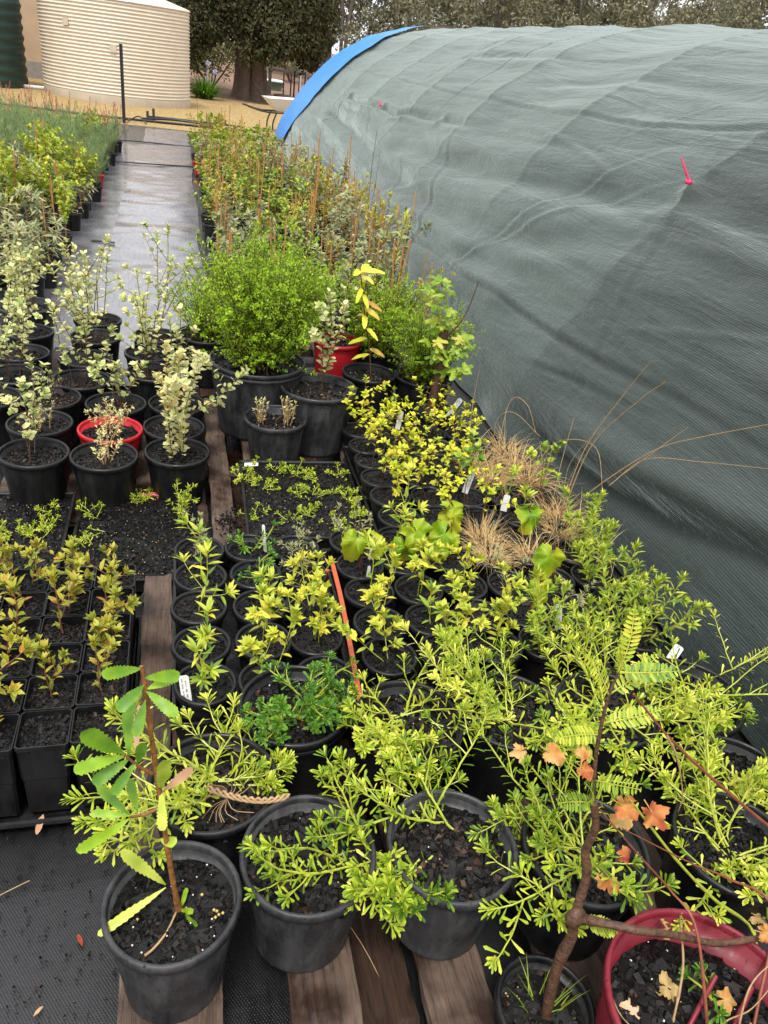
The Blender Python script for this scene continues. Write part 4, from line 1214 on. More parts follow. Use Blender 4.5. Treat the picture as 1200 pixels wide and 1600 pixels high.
# ---------------------------------------------------------------- big trailing plants in front
PAL = .121
FG_H, FG_R = .235, .124
def fg(label, x, y, plant, R=FG_R, h=FG_H, z=PAL, col='pot', **kw):
    return potted('potted_plant', label, x, y, z, R, h, plant, col, rot=0.0, **kw)
fg('grey-black pot at the front with yellow-green shoots trailing in from its right side', .219, .899,
   trailing(11, 4, (.17, .27), (2.7, 3.9), (.05, .4), origin=(.112, -.01), tint=(.4, .2), droop=.3, sub=(1, 3)) + trailing(12, 3, (.16, .25), (1.5, 2.4), (.6, 1.0), origin=(.10, .01), tint=(.4, .2), droop=.2, sub=(1, 2)) + trailing(13, 2, (.12, .17), (4.0, 4.8), (.0, .3), origin=(.11, -.02), tint=(.45, .2), sub=(0, 2)), col='pot_grey')
fg('grey-black front pot with bushy yellow-green shoots leaning over both sides', .500, .879,
   trailing(21, 8, (.16, .28), (.9, 3.6), (.25, .9), origin=(-.02, .07), tint=(.42, .2), sub=(1, 4)) + trailing(22, 6, (.12, .19), (3.2, 4.4), (.1, .6), origin=(-.08, .0), tint=(.38, .2), droop=.3), col='pot_grey')
fg('black pot behind the toothed sapling with a plaited dry stem on its soil', .050, 1.088,
   trailing(31, 9, (.18, .30), (1.3, 4.2), (.2, .75), origin=(.0, .03), tint=(.62, .18), leafL=.036, droop=.5) + trailing(32, 4, (.12, .19), (-.5, .9), (.2, .5), origin=(0, .03), tint=(.58, .18)))
fg('double-rimmed black pot with a dark fresh-green succulent tuft', .242, 1.285,
   trailing(41, 11, (.08, .15), (0, 6.28), (.4, 1.3), leaf='lf_dark', leafL=.029, leafW=.0085, tint=(.5, .2), origin=(.01, -.02), spacing=.0055) + trailing(42, 4, (.12, .20), (2.2, 4.2), (.3, .7), leaf='lf_dark', leafL=.025, tint=(.45, .2), origin=(.0, .02)), double=True)
fg('black pot right of the double-rimmed one, pale narrow-leaved shoots over its left half', .495, 1.206,
   trailing(51, 8, (.12, .22), (1.9, 4.6), (.2, .8), origin=(-.02, .03), tint=(.6, .2)) + trailing(52, 4, (.2, .3), (-.4, .8), (.2, .6), origin=(-.02, .03), tint=(.6, .2)))
fg('black pot of sprawling shoots, third from the wooden board in its row', .750, 1.215,
   trailing(61, 11, (.15, .30), (0, 6.28), (.15, .8), tint=(.6, .2)), R=.122)
fg('black pot of sprawling shoots, fourth from the wooden board in its row', 1.005, 1.195,
   trailing(71, 12, (.16, .30), (0, 6.28), (.15, .85), tint=(.6, .22), leafW=.0075))
fg('black pot under a mass of dense green shoots behind the crimson pot', .769, .835,
   trailing(81, 11, (.16, .34), (.3, 5.2), (.2, 1.0), tint=(.32, .2), leafL=.031) + trailing(82, 4, (.15, .3), (2.5, 3.8), (.1, .6), tint=(.4, .2)))
fg('black pot of pale sprawling shoots at the right edge behind the crimson pot', 1.095, .80,
   trailing(91, 13, (.16, .32), (0, 6.28), (.2, .9), tint=(.6, .2), leafL=.031))
fg('black pot of pale wiry shoots at the right edge, touching the mat', 1.27, 1.0,
   trailing(95, 10, (.16, .34), (0, 6.28), (.2, .9), tint=(.55, .2), leafL=.032, leafW=.0075), z=.06)
fg('wide black pot beside the cloth with a few long bare shoots reaching out of it', 1.325, 1.285,
   trailing(101, 7, (.24, .42), (2.2, 7.2), (.2, .7), tint=(.55, .2), leafL=.03, spacing=.011) + trailing(102, 5, (.1, .2), (0, 6.28), (.3, 1.1), tint=(.5, .2)), R=.14, h=.22, z=.06)
for (x, y, z, lab, s) in ((.075, 1.06, .345, 'plaited dry straw-coloured stem on the soil behind the sapling', 0),):
    dr = thing('dried_stem', lab, 'dry stem', (x, y, z))
    t = np.linspace(0, 1, 40)
    for q in range(3):
        ph = q * 2.094 + t * 26
        P = np.stack([-.04 + .16 * t + .004 * np.cos(ph), .008 - .05 * np.sin(t * 2.2) + .004 * np.sin(ph) * .6, .012 + .008 * np.sin(t * 3) + .004 * np.sin(ph)], 1)
        obj('strand', tube(MB(), P, .0032, 5).mesh('strand', MAT['st_tan'], True), dr)
    r = np.random.default_rng(2); mb = MB()
    for q in range(16):
        a = r.uniform(0, 6.28)
        tube(mb, curve([(.0, -.02, .008), (.0 + .03 * math.cos(a), -.02 + .03 * math.sin(a), .006), (.07 * math.cos(a + .4), -.02 + .05 * math.sin(a + .4), .002)], 6), .0007, 3)
    obj('root', mb.mesh('root', MAT['st_tan']), dr, stuff=True)

# ---------------------------------------------------------------- toothed-leaf sapling (front left pot)
BA = potted('potted_sapling', 'front left pot holding a sapling with toothed leaves on an orange-brown stem', -.028, .839, PAL, .113, FG_H, (), 'pot_grey', rot=0.0, soil='mid')
bo = np.array([-.028, .839, PAL])
def local(p):
    return np.asarray(p, float) - bo
stp = curve([local(p) for p in [(-.018, .84, .318), (-.023, .842, .36), (-.034, .85, .473), (-.045, .86, .622), (-.053, .865, .732), (-.058, .87, .819), (-.063, .87, .868)]], 22)
r = np.random.default_rng(4)
rr = np.linspace(.0056, .0031, 22) * (1 + .10 * r.normal(size=22)); rr[:2] *= 1.25
stem = obj('stem', tube(MB(), stp, rr, 8).mesh('stem', MAT['st_orange'], True), BA)
for a, b in (((-.054, .86, .654), (-.093, .85, .714)), ((-.047, .86, .571), (-.090, .845, .576))):
    obj('twig', tube(MB(), curve([local(a), (local(a) + local(b)) / 2 + (0, 0, -.004), local(b)], 7), np.linspace(.0032, .002, 7), 6).mesh('twig', MAT['st_orange'], True), stem)
r = np.random.default_rng(6)
BL = [  # base, tip, width, tint, dead
    ((-.040, .86, .368), (-.102, .84, .495), .022, .72, 0), ((-.040, .86, .360), (-.148, .80, .345), .018, .78, 0), ((-.045, .86, .490), (-.020, .84, .505), .020, .68, 0),
    ((-.092, .85, .714), (-.143, .83, .788), .030, .45, 0), ((-.092, .85, .710), (-.158, .82, .724), .024, .42, 0), ((-.086, .852, .700), (-.135, .82, .692), .022, .30, 0), ((-.076, .855, .690), (-.110, .82, .664), .018, .25, 0),
    ((-.086, .85, .710), (-.084, .89, .785), .024, .35, 0), ((-.074, .852, .690), (-.064, .83, .752), .018, .28, 0), ((-.095, .85, .722), (-.106, .91, .792), .020, .55, 0), ((-.076, .852, .712), (-.070, .88, .778), .015, .5, 1),
    ((-.088, .846, .574), (-.170, .82, .533), .022, .66, 0), ((-.090, .846, .578), (-.146, .85, .590), .014, .50, 0), ((-.092, .846, .583), (-.136, .87, .624), .018, .35, 0), ((-.089, .846, .587), (-.108, .86, .640), .016, .42, 0), ((-.078, .85, .578), (-.090, .88, .622), .016, .30, 0),
    ((-.043, .86, .612), (-.032, .82, .722), .027, .74, 0), ((-.040, .86, .610), (.008, .83, .694), .016, .8, 2), ((-.042, .86, .616), (-.040, .825, .560), .017, .82, 0),
    ((-.063, .868, .866), (-.112, .84, .884), .020, .42, 0), ((-.062, .868, .855), (-.040, .90, .885), .016, .5, 0), ((-.059, .868, .847), (-.010, .85, .866), .020, .45, 0), ((-.060, .867, .835), (-.094, .83, .826), .020, .35, 0), ((-.058, .867, .823), (-.014, .83, .806), .020, .38, 0), ((-.058, .866, .812), (-.086, .90, .808), .017, .32, 0),
    ((-.059, .866, .806), (-.073, .83, .770), .018, .32, 0), ((-.063, .868, .859), (-.090, .90, .868), .016, .45, 0), ((-.056, .866, .827), (-.012, .88, .838), .020, .42, 0),
    ((-.016, .838, .323), (.004, .82, .342), .014, .52, 0), ((-.014, .838, .323), (.012, .80, .330), .014, .45, 0), ((-.016, .838, .323), (-.004, .86, .350), .010, .5, 0)]
for k, (b, t, w, tn, dead) in enumerate(BL):
    b, t = local(b), local(t); d = t - b; L = float(np.linalg.norm(d))
    toward = nrm(np.array([.05, -.75, .75]) + r.normal(0, .22, 3))
    if k in (9, 14, 20, 24, 26):
        continue
    obj('leaf', serrated(L, w * .88, min(1, tn + .07) if not dead else .5, k, r.uniform(-.12, .02), 'lf_banksia' if not dead else 'lf_dead'), BA, b, aim(d, toward))
obj('dry_stalk', tube(MB(), curve([(.005, -.005, .203), (-.01, -.04, .206), (-.03, -.065, .207), (-.045, -.075, .205)], 10), np.linspace(.0018, .0028, 10), 5).mesh('dry_stalk', MAT['st_tan'], True), BA)
mb = MB(); beads(mb, [(.075, -.015, .206), (.078, -.022, .206), (.072, -.026, .206), (.070, -.012, .206), (.085, -.02, .206), (.05, .02, .206), (-.06, -.01, .206)], .0038)
obj('fertiliser_granule', mb.mesh('fertiliser_granule', MAT['granule'], True), BA, stuff=True)

# ---------------------------------------------------------------- woody sapling with feathery fronds (front right)
MI = potted('potted_sapling', 'small black pot at the front edge with a brown woody trunk and feathery fronds', .632, .634, .016, .088, .185, (), 'pot', rot=0.0, soil='small')
mo = np.array([.632, .634, .016])
L3 = lambda p: np.asarray(p, float) - mo
r = np.random.default_rng(9)
tp = curve([L3(p) for p in [(.640, .63, .15), (.634, .646, .30), (.645, .654, .38), (.640, .66, .43), (.650, .68, .511), (.642, .695, .56), (.648, .70, .61), (.636, .71, .662)]], 60)
tr_ = obj('trunk', tube(MB(), tp, np.linspace(.0108, .0064, 60) * (1 + .045 * r.normal(size=60) + .10 * vnoise(np.arange(60) * .35, np.zeros(60), 5)), 10).mesh('trunk', MAT['st_brown'], True), MI)
obj('knot', lathe(MB(), [(.004, -.02), (.016, -.008), (.018, .004), (.010, .02), (.002, .026)], 9, cap1=True, wob=lambda a: .2 * np.sin(2 * a + 1)).mesh('knot', MAT['st_brown'], True), tr_, L3((.641, .658, .43)))
bp = curve([L3(p) for p in [(.643, .66, .425), (.67, .63, .455), (.72, .605, .462), (.80, .60, .435), (.90, .60, .385), (1.0, .60, .375), (1.15, .60, .37)]], 30)
obj('branch', tube(MB(), bp, np.linspace(.0085, .005, 30) * (1 + .07 * r.normal(size=30)), 7).mesh('branch', MAT['st_brown'], True), MI)
up_ = curve([L3(p) for p in [(.636, .71, .655), (.626, .73, .738), (.621, .74, .813), (.624, .75, .863), (.632, .757, .91)]], 12)
obj('stem', tube(MB(), up_, np.linspace(.0042, .0018, 12), 6).mesh('stem', MAT['st_brown'], True), MI)
def frond(seed, L, pairs, leafL, leafW, leaf, tint, bi=False):
    r = np.random.default_rng(seed); mb = MB()
    t = np.linspace(0, 1, 14)
    P = np.stack([.05 * L * np.sin(t * 2.2), L * t, -.22 * L * t * t + .05 * L * t], 1)
    tube(mb, P, np.linspace(.0014, .0006, 14), 4, 0)
    tt = np.linspace(.14, .98, pairs)
    pos, T = along(P, tt)
    for s in (-1, 1):
        D = np.stack([np.full(pairs, s * 1.0), np.full(pairs, .35), np.full(pairs, .05)], 1) + r.normal(0, .07, (pairs, 3))
        N = np.tile((0, 0, 1.0), (pairs, 1)) + r.normal(0, .15, (pairs, 3))
        sc = np.sin(np.clip(tt * 1.05, 0, 1) * math.pi) ** .5 * .8 + .25
        leaves(mb, pos, D, N, leafL * sc, leafW * np.sqrt(sc), 'linear', 1, np.clip(tint + r.normal(0, .12, pairs), 0, 1), curl=-.05)
    return mb.mesh('frond', [MAT['st_lime'], MAT[leaf]])
FR = [((.636, .712, .662), (-.35, -.25, .75), .11, .35), ((.636, .712, .66), (-.9, -.2, .35), .10, .3), ((.630, .725, .70), (.3, -.6, .6), .12, .4), ((.626, .73, .738), (-.7, .1, .6), .12, .55), ((.622, .738, .79), (-.95, -.2, .2), .11, .5),
      ((.622, .74, .813), (.8, -.1, .35), .13, .6), ((.624, .75, .86), (-.5, .0, .8), .13, .65), ((.624, .75, .863), (.7, .2, .5), .14, .7), ((.632, .757, .908), (.1, .2, 1.0), .13, .8), ((.632, .757, .90), (-.3, -.3, .9), .12, .7),
      ((.70, .655, .41), (-.3, -.5, .5), .09, .45), ((.66, .66, .42), (.6, -.6, .35), .08, .5), ((.632, .757, .90), (.9, -.2, .25), .13, .2)]
for k, (b, d, L, tn) in enumerate(FR):
    obj('frond', frond(200 + k, L * .72, 13, .017, .0062, 'lf_seed', min(tn, .6)), MI, L3(b), aim(d, (0, -.5, .8)))
mb_seed = tussock(31, 26, (.05, .10), .003, .04, (.5, 1.4), (.1, .4), 'lf_seed', (.3, .2))
attach(MI, mb_seed, .155)

# crimson pot with dry vine canes and rusty lobed leaves
RD = potted('potted_vine', 'big crimson pot at the bottom right corner with dry canes and rusty lobed leaves', .845, .512, .05, .172, .31, (), 'pot_crimson', rot=0.0, fill=.075)
ro = np.array([.845, .512, .05]); LR = lambda p: np.asarray(p, float) - ro
CANES = [([(.99, .50, .28), (1.20, .58, .38), (1.12, .64, .49), (.953, .66, .616), (.768, .66, .775), (.668, .66, .868), (.587, .66, .955)], .0042, 'st_red'),
         ([(1.0, .55, .28), (1.05, .65, .30), (.93, .66, .41), (.805, .66, .545), (.70, .67, .67), (.638, .66, .748)], .0042, 'st_lime'),
         ([(.86, .50, .28), (.84, .60, .44), (.812, .655, .472), (.72, .66, .578), (.603, .66, .718)], .0030, 'st_red'),
         ([(.95, .50, .28), (1.02, .62, .42), (.93, .66, .475), (.832, .66, .538), (.659, .66, .662)], .0028, 'st_red'),
         ([(.80, .52, .27), (.83, .58, .36), (.82, .62, .44), (.79, .6, .50)], .0026, 'st_tan'), ([(.90, .48, .27), (.93, .53, .36), (.98, .55, .40)], .0022, 'st_tan'),
         ([(.84, .46, .27), (.87, .50, .32), (.95, .52, .31), (1.02, .55, .36)], .002, 'st_tan'), ([(.78, .50, .275), (.72, .55, .29), (.70, .60, .33)], .0018, 'st_tan'),
         ([(.668, .66, .868), (.70, .655, .82), (.735, .65, .74), (.742, .65, .70)], .0016, 'st_tan')]
for pts, rr, mt in CANES:
    P = curve([LR(p) for p in pts], 22)
    obj('cane', tube(MB(), P, np.linspace(rr * 1.15, rr * .3, 22) * (1 + .08 * r.normal(size=22)), 6).mesh('cane', MAT[mt], True), RD)
RL = [((.491, .68, .839), .5, .034, 'lf_rust'), ((.461, .68, .843), .75, .026, 'lf_rust'), ((.547, .68, .838), .4, .026, 'lf_rust'), ((.558, .68, .797), .2, .026, 'lf_rust'), ((.644, .68, .705), .35, .040, 'lf_rust'), ((.706, .68, .688), .1, .046, 'lf_rust'), ((.690, .68, .660), .45, .038, 'lf_rust'),
      ((.672, .68, .514), .4, .044, 'lf_rust'), ((.699, .68, .552), .0, .030, 'lf_rust'), ((1.063, .68, .300), .75, .034, 'lf_rust'), ((.938, .68, .246), .7, .040, 'lf_rust'), ((.86, .66, .34), .65, .034, 'lf_rust'), ((.811, .60, .292), .8, .050, 'lf_rust'), ((.755, .575, .287), .6, .036, 'lf_dead'), ((.80, .50, .287), .6, .04, 'lf_dead'), ((.85, .46, .287), .4, .036, 'lf_dead'), ((.90, .55, .30), .5, .04, 'lf_rust'), ((.95, .50, .29), .3, .035, 'lf_rust'), ((.98, .60, .40), .3, .038, 'lf_rust')]
for k, (p, tn, s, mt) in enumerate(RL):
    d = nrm(np.array([r.normal(), -.6 + r.normal() * .3, -.2 + r.normal() * .4])); flat = p[2] < .31
    n = (r.normal() * .2, -.2, 1) if flat else (r.normal() * .4, -.8, .7)
    if flat:
        d[2] = .05
    obj('leaf', lobed_mesh(300 + k, s * .98, mt, 5 if k % 3 else 3, .26, .12, .30, -.35, min(1, tn + .22), stalk=not flat), RD, LR(p), aim(d, n))
for k, (a, b) in enumerate((((.83, .52, .29), (.90, .57, .335)), ((.90, .50, .29), (.97, .55, .315)), ((.80, .45, .285), (.93, .47, .292)))):
    obj('stick', tube(MB(), [LR(a), LR(b)], .0045, 7).mesh('stick', MAT['pot_crimson'], True), RD)
lr = trailing(77, 3, (.05, .08), (0, 6.28), (.8, 1.4), origin=(.07, .02), leaf='lf_dark', leafL=.026, tint=(.6, .2), sub=(0, 1))
attach(RD, lr, .235)
# ---------------------------------------------------------------- left block: pale variegated shrubs
def varieg(seed, nst, Hr, **kw):
    a = dict(leafL=.033, leafW=.025, shape='round', leaf='lf_varieg', stem='st_brown', spread=.035, lean=.16, sr=.0026, start=.3, spacing=.0185, branches=(1, 5), fwd=.4, tint=(.45, .25), rosette=.5, blen=(.14, .38), jit=.18)
    a.update(kw)
    return upright(seed, nst, Hr, **a)
LZ = .026; LRr, LH = .120, .218
LEFT = [  # x, y, plant, colour, label
    (-.543, 2.778, varieg(1, 3, (.26, .42), lean=.3, start=.25), 'pot', 'black pot with three thin pale-leaved stems, leftmost of the front row of shrubs'),
    (-.293, 2.756, varieg(2, 9, (.09, .20), leafL=.016, leafW=.007, shape='lance', tint=(.75, .2), stem='st_tan', branches=(1, 3), spacing=.014, lean=.35), 'pot', 'black pot with a low brownish twiggy clump, in front of the red pot'),
    (-.026, 2.794, varieg(3, 3, (.36, .50), tint=(.7, .2), lean=.10, start=.06, spacing=.008, branches=(3, 6)), 'pot', 'black pot with a tall dense cream column of leaves beside the wooden board'),
    (-.559, 3.040, varieg(4, 6, (.06, .14), leafL=.014, leafW=.006, shape='lance', stem='st_tan', tint=(.8, .15), spacing=.014), 'pot', 'black pot with a sparse dead-looking tuft, left of the red pot'),
    (-.288, 2.990, varieg(5, 10, (.10, .17), leafL=.017, leafW=.007, shape='lance', stem='st_tan', tint=(.7, .2), spacing=.012, lean=.35), 'pot_red', 'bright red pot with a low twiggy plant among the black pots'),
    (-.039, 3.020, varieg(6, 2, (.40, .48), lean=.45, tint=(.5, .2), spacing=.012), 'pot', 'black pot with one leaning pale stem, behind the tall cream column'),
    (-.790, 3.289, varieg(7, 3, (.3, .42)), 'pot', 'black pot of pale shrub cut by the left edge, third row'),
    (-.552, 3.302, varieg(8, 5, (.12, .18), leafL=.018, leafW=.008, shape='lance', tint=(.35, .2), start=.1), 'pot', 'black pot with a short silvery green tuft, third row'),
    (-.283, 3.250, varieg(9, 4, (.16, .34), lean=.3), 'pot', 'black pot behind the red pot with forked pale stems'),
    (-.026, 3.265, varieg(10, 3, (.30, .45), tint=(.6, .2)), 'pot', 'black pot with pale shrub beside the board, third row'),
    (-.735, 3.555, varieg(11, 3, (.32, .48)), 'pot', 'black pot with slim pale shrub near the left edge, fourth row'),
    (-.448, 3.516, varieg(12, 4, (.30, .48), lean=.25), 'pot', 'wide black pot with leaning pale stems, fourth row middle'),
    (-.138, 3.640, varieg(13, 4, (.30, .46)), 'pot', 'black pot with bushy pale shrub, fourth row right'),
    (-.752, 3.835, varieg(14, 3, (.34, .5)), 'pot', 'black pot with pale shrub near the left edge, fifth row'),
    (-.458, 3.790, varieg(15, 4, (.34, .54)), 'pot', 'black pot with tall pale stems, fifth row middle'),
    (-.160, 3.900, varieg(16, 4, (.40, .60), start=.35), 'pot', 'black pot with tall feathery pale shrub against the path, fifth row'),
    (-.440, 4.112, varieg(17, 4, (.38, .56)), 'pot', 'black pot with pale shrub, sixth row middle'),
    (-.135, 4.170, varieg(18, 3, (.45, .62), start=.4), 'pot', 'black pot with tall sparse pale stem over the path, sixth row'),
    (-.453, 4.400, varieg(19, 3, (.40, .6)), 'pot', 'black pot with pale shrub at the back of the block by the path'),
    (-.830, 4.487, varieg(20, 6, (.30, .46), spread=.06), 'pot_grey', 'wide grey pot with bushy pale shrub at the back left of the block'),
    (-.770, 4.150, varieg(21, 4, (.3, .46)), 'pot', 'black pot with pale shrub near the left edge, sixth row'),
]
for x, y, pl, c, lab in LEFT:
    big = c == 'pot_grey'
    potted('potted_shrub', lab, x, y, LZ if y < 4.5 else .012, .15 if big else LRr, .25 if big else LH, pl, c, group='pots of pale shrubs left of the pallet', soil='mid', fill=.03, gran=False)

# ---------------------------------------------------------------- square pots with bronze seedlings
def square_pot_meshes(w, h):
    def ring(s, z, c=.006):
        a = s / 2
        return np.array([(-a + c, -a, z), (a - c, -a, z), (a, -a + c, z), (a, a - c, z), (a - c, a, z), (-a + c, a, z), (-a, a - c, z), (-a, -a + c, z)])
    i = np.arange(8); j = (i + 1) % 8
    def loft(rows):
        return MB().add(np.concatenate(rows), np.concatenate([np.stack([k * 8 + i, k * 8 + j, (k + 1) * 8 + j, (k + 1) * 8 + i], 1) for k in range(len(rows) - 1)]))
    body = loft([ring(w * .84, 0), ring(w * .885, h * .50), ring(w * .93, h * .52), ring(w * .965, h - .012), ring(w * .94, h - .006), ring(w * .88, h * .55), ring(w * .80, .01)])
    body.add(ring(w * .84, 0), [tuple(range(7, -1, -1))])
    rim = loft([ring(w * .965, h - .013), ring(w * .995, h - .012), ring(w * .995, h), ring(w * .945, h + .0005), ring(w * .935, h - .014)])
    return body.mesh('pot', MAT['tray']), rim.mesh('rim', MAT['tray'])
SQW, SQH = .1135, .225
SQ = square_pot_meshes(SQW, SQH)
def sq_soil(v):
    r = np.random.default_rng(60 + v); n = 12; xs = np.linspace(-SQW * .46, SQW * .46, n)
    X, Y = np.meshgrid(xs, xs); hz = lambda x, y: .006 * fbm(x * 22 + v, y * 22, v, 3)
    mb = MB().add(np.stack([X, Y, hz(X, Y)], -1).reshape(-1, 3), gridF(n, n), 0, .25)
    def place(k):
        x = r.uniform(xs[0], xs[-1], k); y = r.uniform(xs[0], xs[-1], k)
        return np.stack([x, y, hz(x, y) + .001], 1)
    chips(mb, r, 190, place, .005, .015, .06)
    return mb.mesh('soil', MAT['soil'])
SQS = [sq_soil(v) for v in range(3)]
BZ = [upright(500 + k, 1 if k % 3 else 2, (.10, .19), .034, .0150, 'ovate', 'lf_bronze', 'st_red', spread=.015, lean=.18, sr=.0021, start=.15, spacing=.0125, branches=(2, 4), fwd=.5, tint=(.38, .26), upb=.35, rosette=.7, blen=(.3, .6)) for k in range(6)]
r = np.random.default_rng(12)
COLW = ['beside the wooden board', 'second from the wooden board', 'third from the wooden board', 'fourth from the wooden board']
ROWW = ['front row', 'second row', 'third row', 'fourth row', 'fifth row', 'back row']
for row in range(6):
    for c in range(4):
        x = -.202 - c * .1155 + r.normal(0, .001); y = 1.372 + row * .1165 - .004 * c
        empty = row == 0 and c in (0, 1)
        lab = f'square black pot {"of bare bark mix" if empty else "with a bronze-green seedling"}, {ROWW[row]}, {COLW[c]}'
        t = thing('square_pot', lab, 'potted plant', (x, y, .026), r.normal(0, .012), 'square pots in the low tray')
        p = obj('pot', SQ[0], t); obj('rim', SQ[1], p)
        obj('soil', SQS[(row + c) % 3], t, (0, 0, SQH - .02), (0, 0, math.pi / 2 * ((row * 3 + c) % 4)))
        if not empty:
            o = thing
            pl = BZ[(row * 5 + c * 2) % 6]; s = r.uniform(.8, 1.15)
            for q in pl:
                e = obj(q[0], q[1], t, (0, 0, SQH - .02), (0, 0, r.uniform(0, 6.28)), s)
                for ch in q[3]:
                    obj(ch[0], ch[1], e, stuff=True)

# ---------------------------------------------------------------- round seedling pots
SR, SH = .073, .125
SZ = .13
seedA = [upright(600 + k, 1, (.14, .26), .050, .0155, 'lance', 'lf_seed', 'st_lime', spread=0, lean=.15, sr=.0022, start=.15, spacing=.019, branches=(1, 4), fwd=.45, tint=(.5, .25), upb=.1, rosette=.6, jit=.18) for k in range(5)]
seedB = [upright(620 + k, 2, (.13, .22), .036, .0155, 'ovate', 'lf_seed', 'st_lime', spread=.012, lean=.38, sr=.0017, start=.3, spacing=.020, branches=(2, 6), fwd=.4, tint=(.70, .2), upb=.2, rosette=.8) for k in range(5)]
seedG = [upright(640 + k, 3, (.09, .17), .022, .006, 'lance', 'lf_grey', 'st_brown', spread=.02, lean=.35, sr=.0014, start=.1, spacing=.008, branches=(1, 4), fwd=.5, tint=(.6, .2), rosette=.8) for k in range(4)]
seedD = [trailing(660 + k, 4, (.06, .11), (0, 6.28), (.7, 1.4), leaf='lf_dark', leafL=.026, leafW=.006, tint=(.6, .2), sub=(0, 2)) for k in range(3)]
yell = [upright(680 + k, 1 + k % 2, (.15, .27), .0265, .0165, 'ovate', 'lf_yellow', 'st_brown', spread=.014, lean=.25, sr=.0018, start=.25, spacing=.0175, branches=(4, 8), fwd=.35, tint=(.42, .22), upb=.15, rosette=.5, blen=(.25, .6), jit=.2) for k in range(7)]
rnd_g = [upright(700 + k, 2, (.20, .30), .032, .026, 'round', 'lf_seed', 'st_red', spread=.02, lean=.2, sr=.0018, start=.35, spacing=.03, branches=(1, 3), fwd=.3, tint=(.3, .2)) for k in range(2)]
def vine(seed, n=2, tint=.35):
    r = np.random.default_rng(seed); parts = []
    for k in range(n):
        h = r.uniform(.10, .17); a = r.uniform(0, 6.28)
        P = curve([(0, 0, -.01), (.008 * math.cos(a), .008 * math.sin(a), h * .6), (.02 * math.cos(a), .02 * math.sin(a), h)], 8)
        parts.append(('stem', tube(MB(), P, .0022, 5).mesh('stem', MAT['st_red'], True), False))
        V, F3, F4 = lobed(seed + k, .115 * r.uniform(.85, 1.1), 3, .16, .08, .42, -.65, .85)
        m = aim((math.cos(a) * .45, -.40, -.70), (math.cos(a) * .25, -.75, .62)).to_matrix()
        V = V @ np.array(m).T + P[-1]
        t = np.clip(tint + .4 * vnoise(V[:, 0] * 22, V[:, 2] * 22, seed) + .9 * np.clip(.55 - (V[:, 2] - V[:, 2].min()) / np.ptp(V[:, 2]), 0, 1), 0, 1)
        mb = MB().add(V, F4, 0, t); mb.f.append(F3); mb.m.append(np.zeros(len(F3)))
        parts.append(('leaf', mb.mesh('leaf', MAT['lf_vine'], True), False))
    return parts
dry = [tussock(720 + k, 260, (.07, .17), .0024, .045) for k in range(2)]
dry2 = [tussock(724 + k, 180, (.10, .22), .0024, .05, (.2, 1.3), (.3, 1.0), tint=(.3, .25)) for k in range(2)]
rose = [upright(730 + k, 4, (.16, .26), .036, .0095, 'lance', 'lf_seed', 'st_lime', spread=.03, lean=.3, sr=.002, start=.1, spacing=.007, branches=(2, 4), fwd=.6, tint=(.45, .2), rosette=1.2) for k in range(3)]
def small(x, y, plant, lab, z=SZ, R=SR, h=SH, sc=1.0, name='potted_seedling', group='small round pots', col='pot', **kw):
    if plant and plant[-1][0] == 'leaf':
        kw['rot'] = 0.0
    return potted(name, lab, x, y, z, R, h, plant, col, group=group, soil='small', fill=.018, gran=False, scale=sc, **kw)
CL = ['against the wooden board', 'second from the wooden board', 'third from the wooden board']
RW = ['front row', 'second row', 'third row', 'fourth row', 'back row']
GRID = {(0, 0): (seedA[0], 'yellow-green lance leaves and a white tag'), (0, 1): (seedB[1], 'yellow leaflets'), (0, 2): (seedD[2], 'a low green tuft'),
        (1, 0): (seedA[1], 'a tall lance-leaved stem'), (1, 1): (seedB[0], 'bright yellow leaflets'), (1, 2): (seedB[2], 'long yellow leaves'),
        (2, 0): (seedA[2], 'a lean yellow-green stem'), (2, 1): (seedA[4], 'pale pointed leaves'), (2, 2): (seedB[3], 'yellow drooping leaves'),
        (3, 0): (seedA[3], 'two upright leaves'), (3, 1): (seedD[0], 'a dark green tuft'), (3, 2): (seedG[0], 'grey-green leaves'),
        (4, 0): (seedG[1], 'a wispy grey-green plant'), (4, 1): (seedD[1], 'a green tuft and white stick'), (4, 2): (seedG[2], 'grey-green lance leaves')}
XS, YS = [.042, .206, .356], [1.478, 1.632, 1.785, 1.94, 2.083]
rj = np.random.default_rng(17)
for (row, c), (pl, what) in GRID.items():
    small(XS[c] + rj.normal(0, .003), YS[row] + rj.normal(0, .003), pl, f'round black pot, {what}, {RW[row]}, {CL[c]}', group='round pots beside the wooden board')
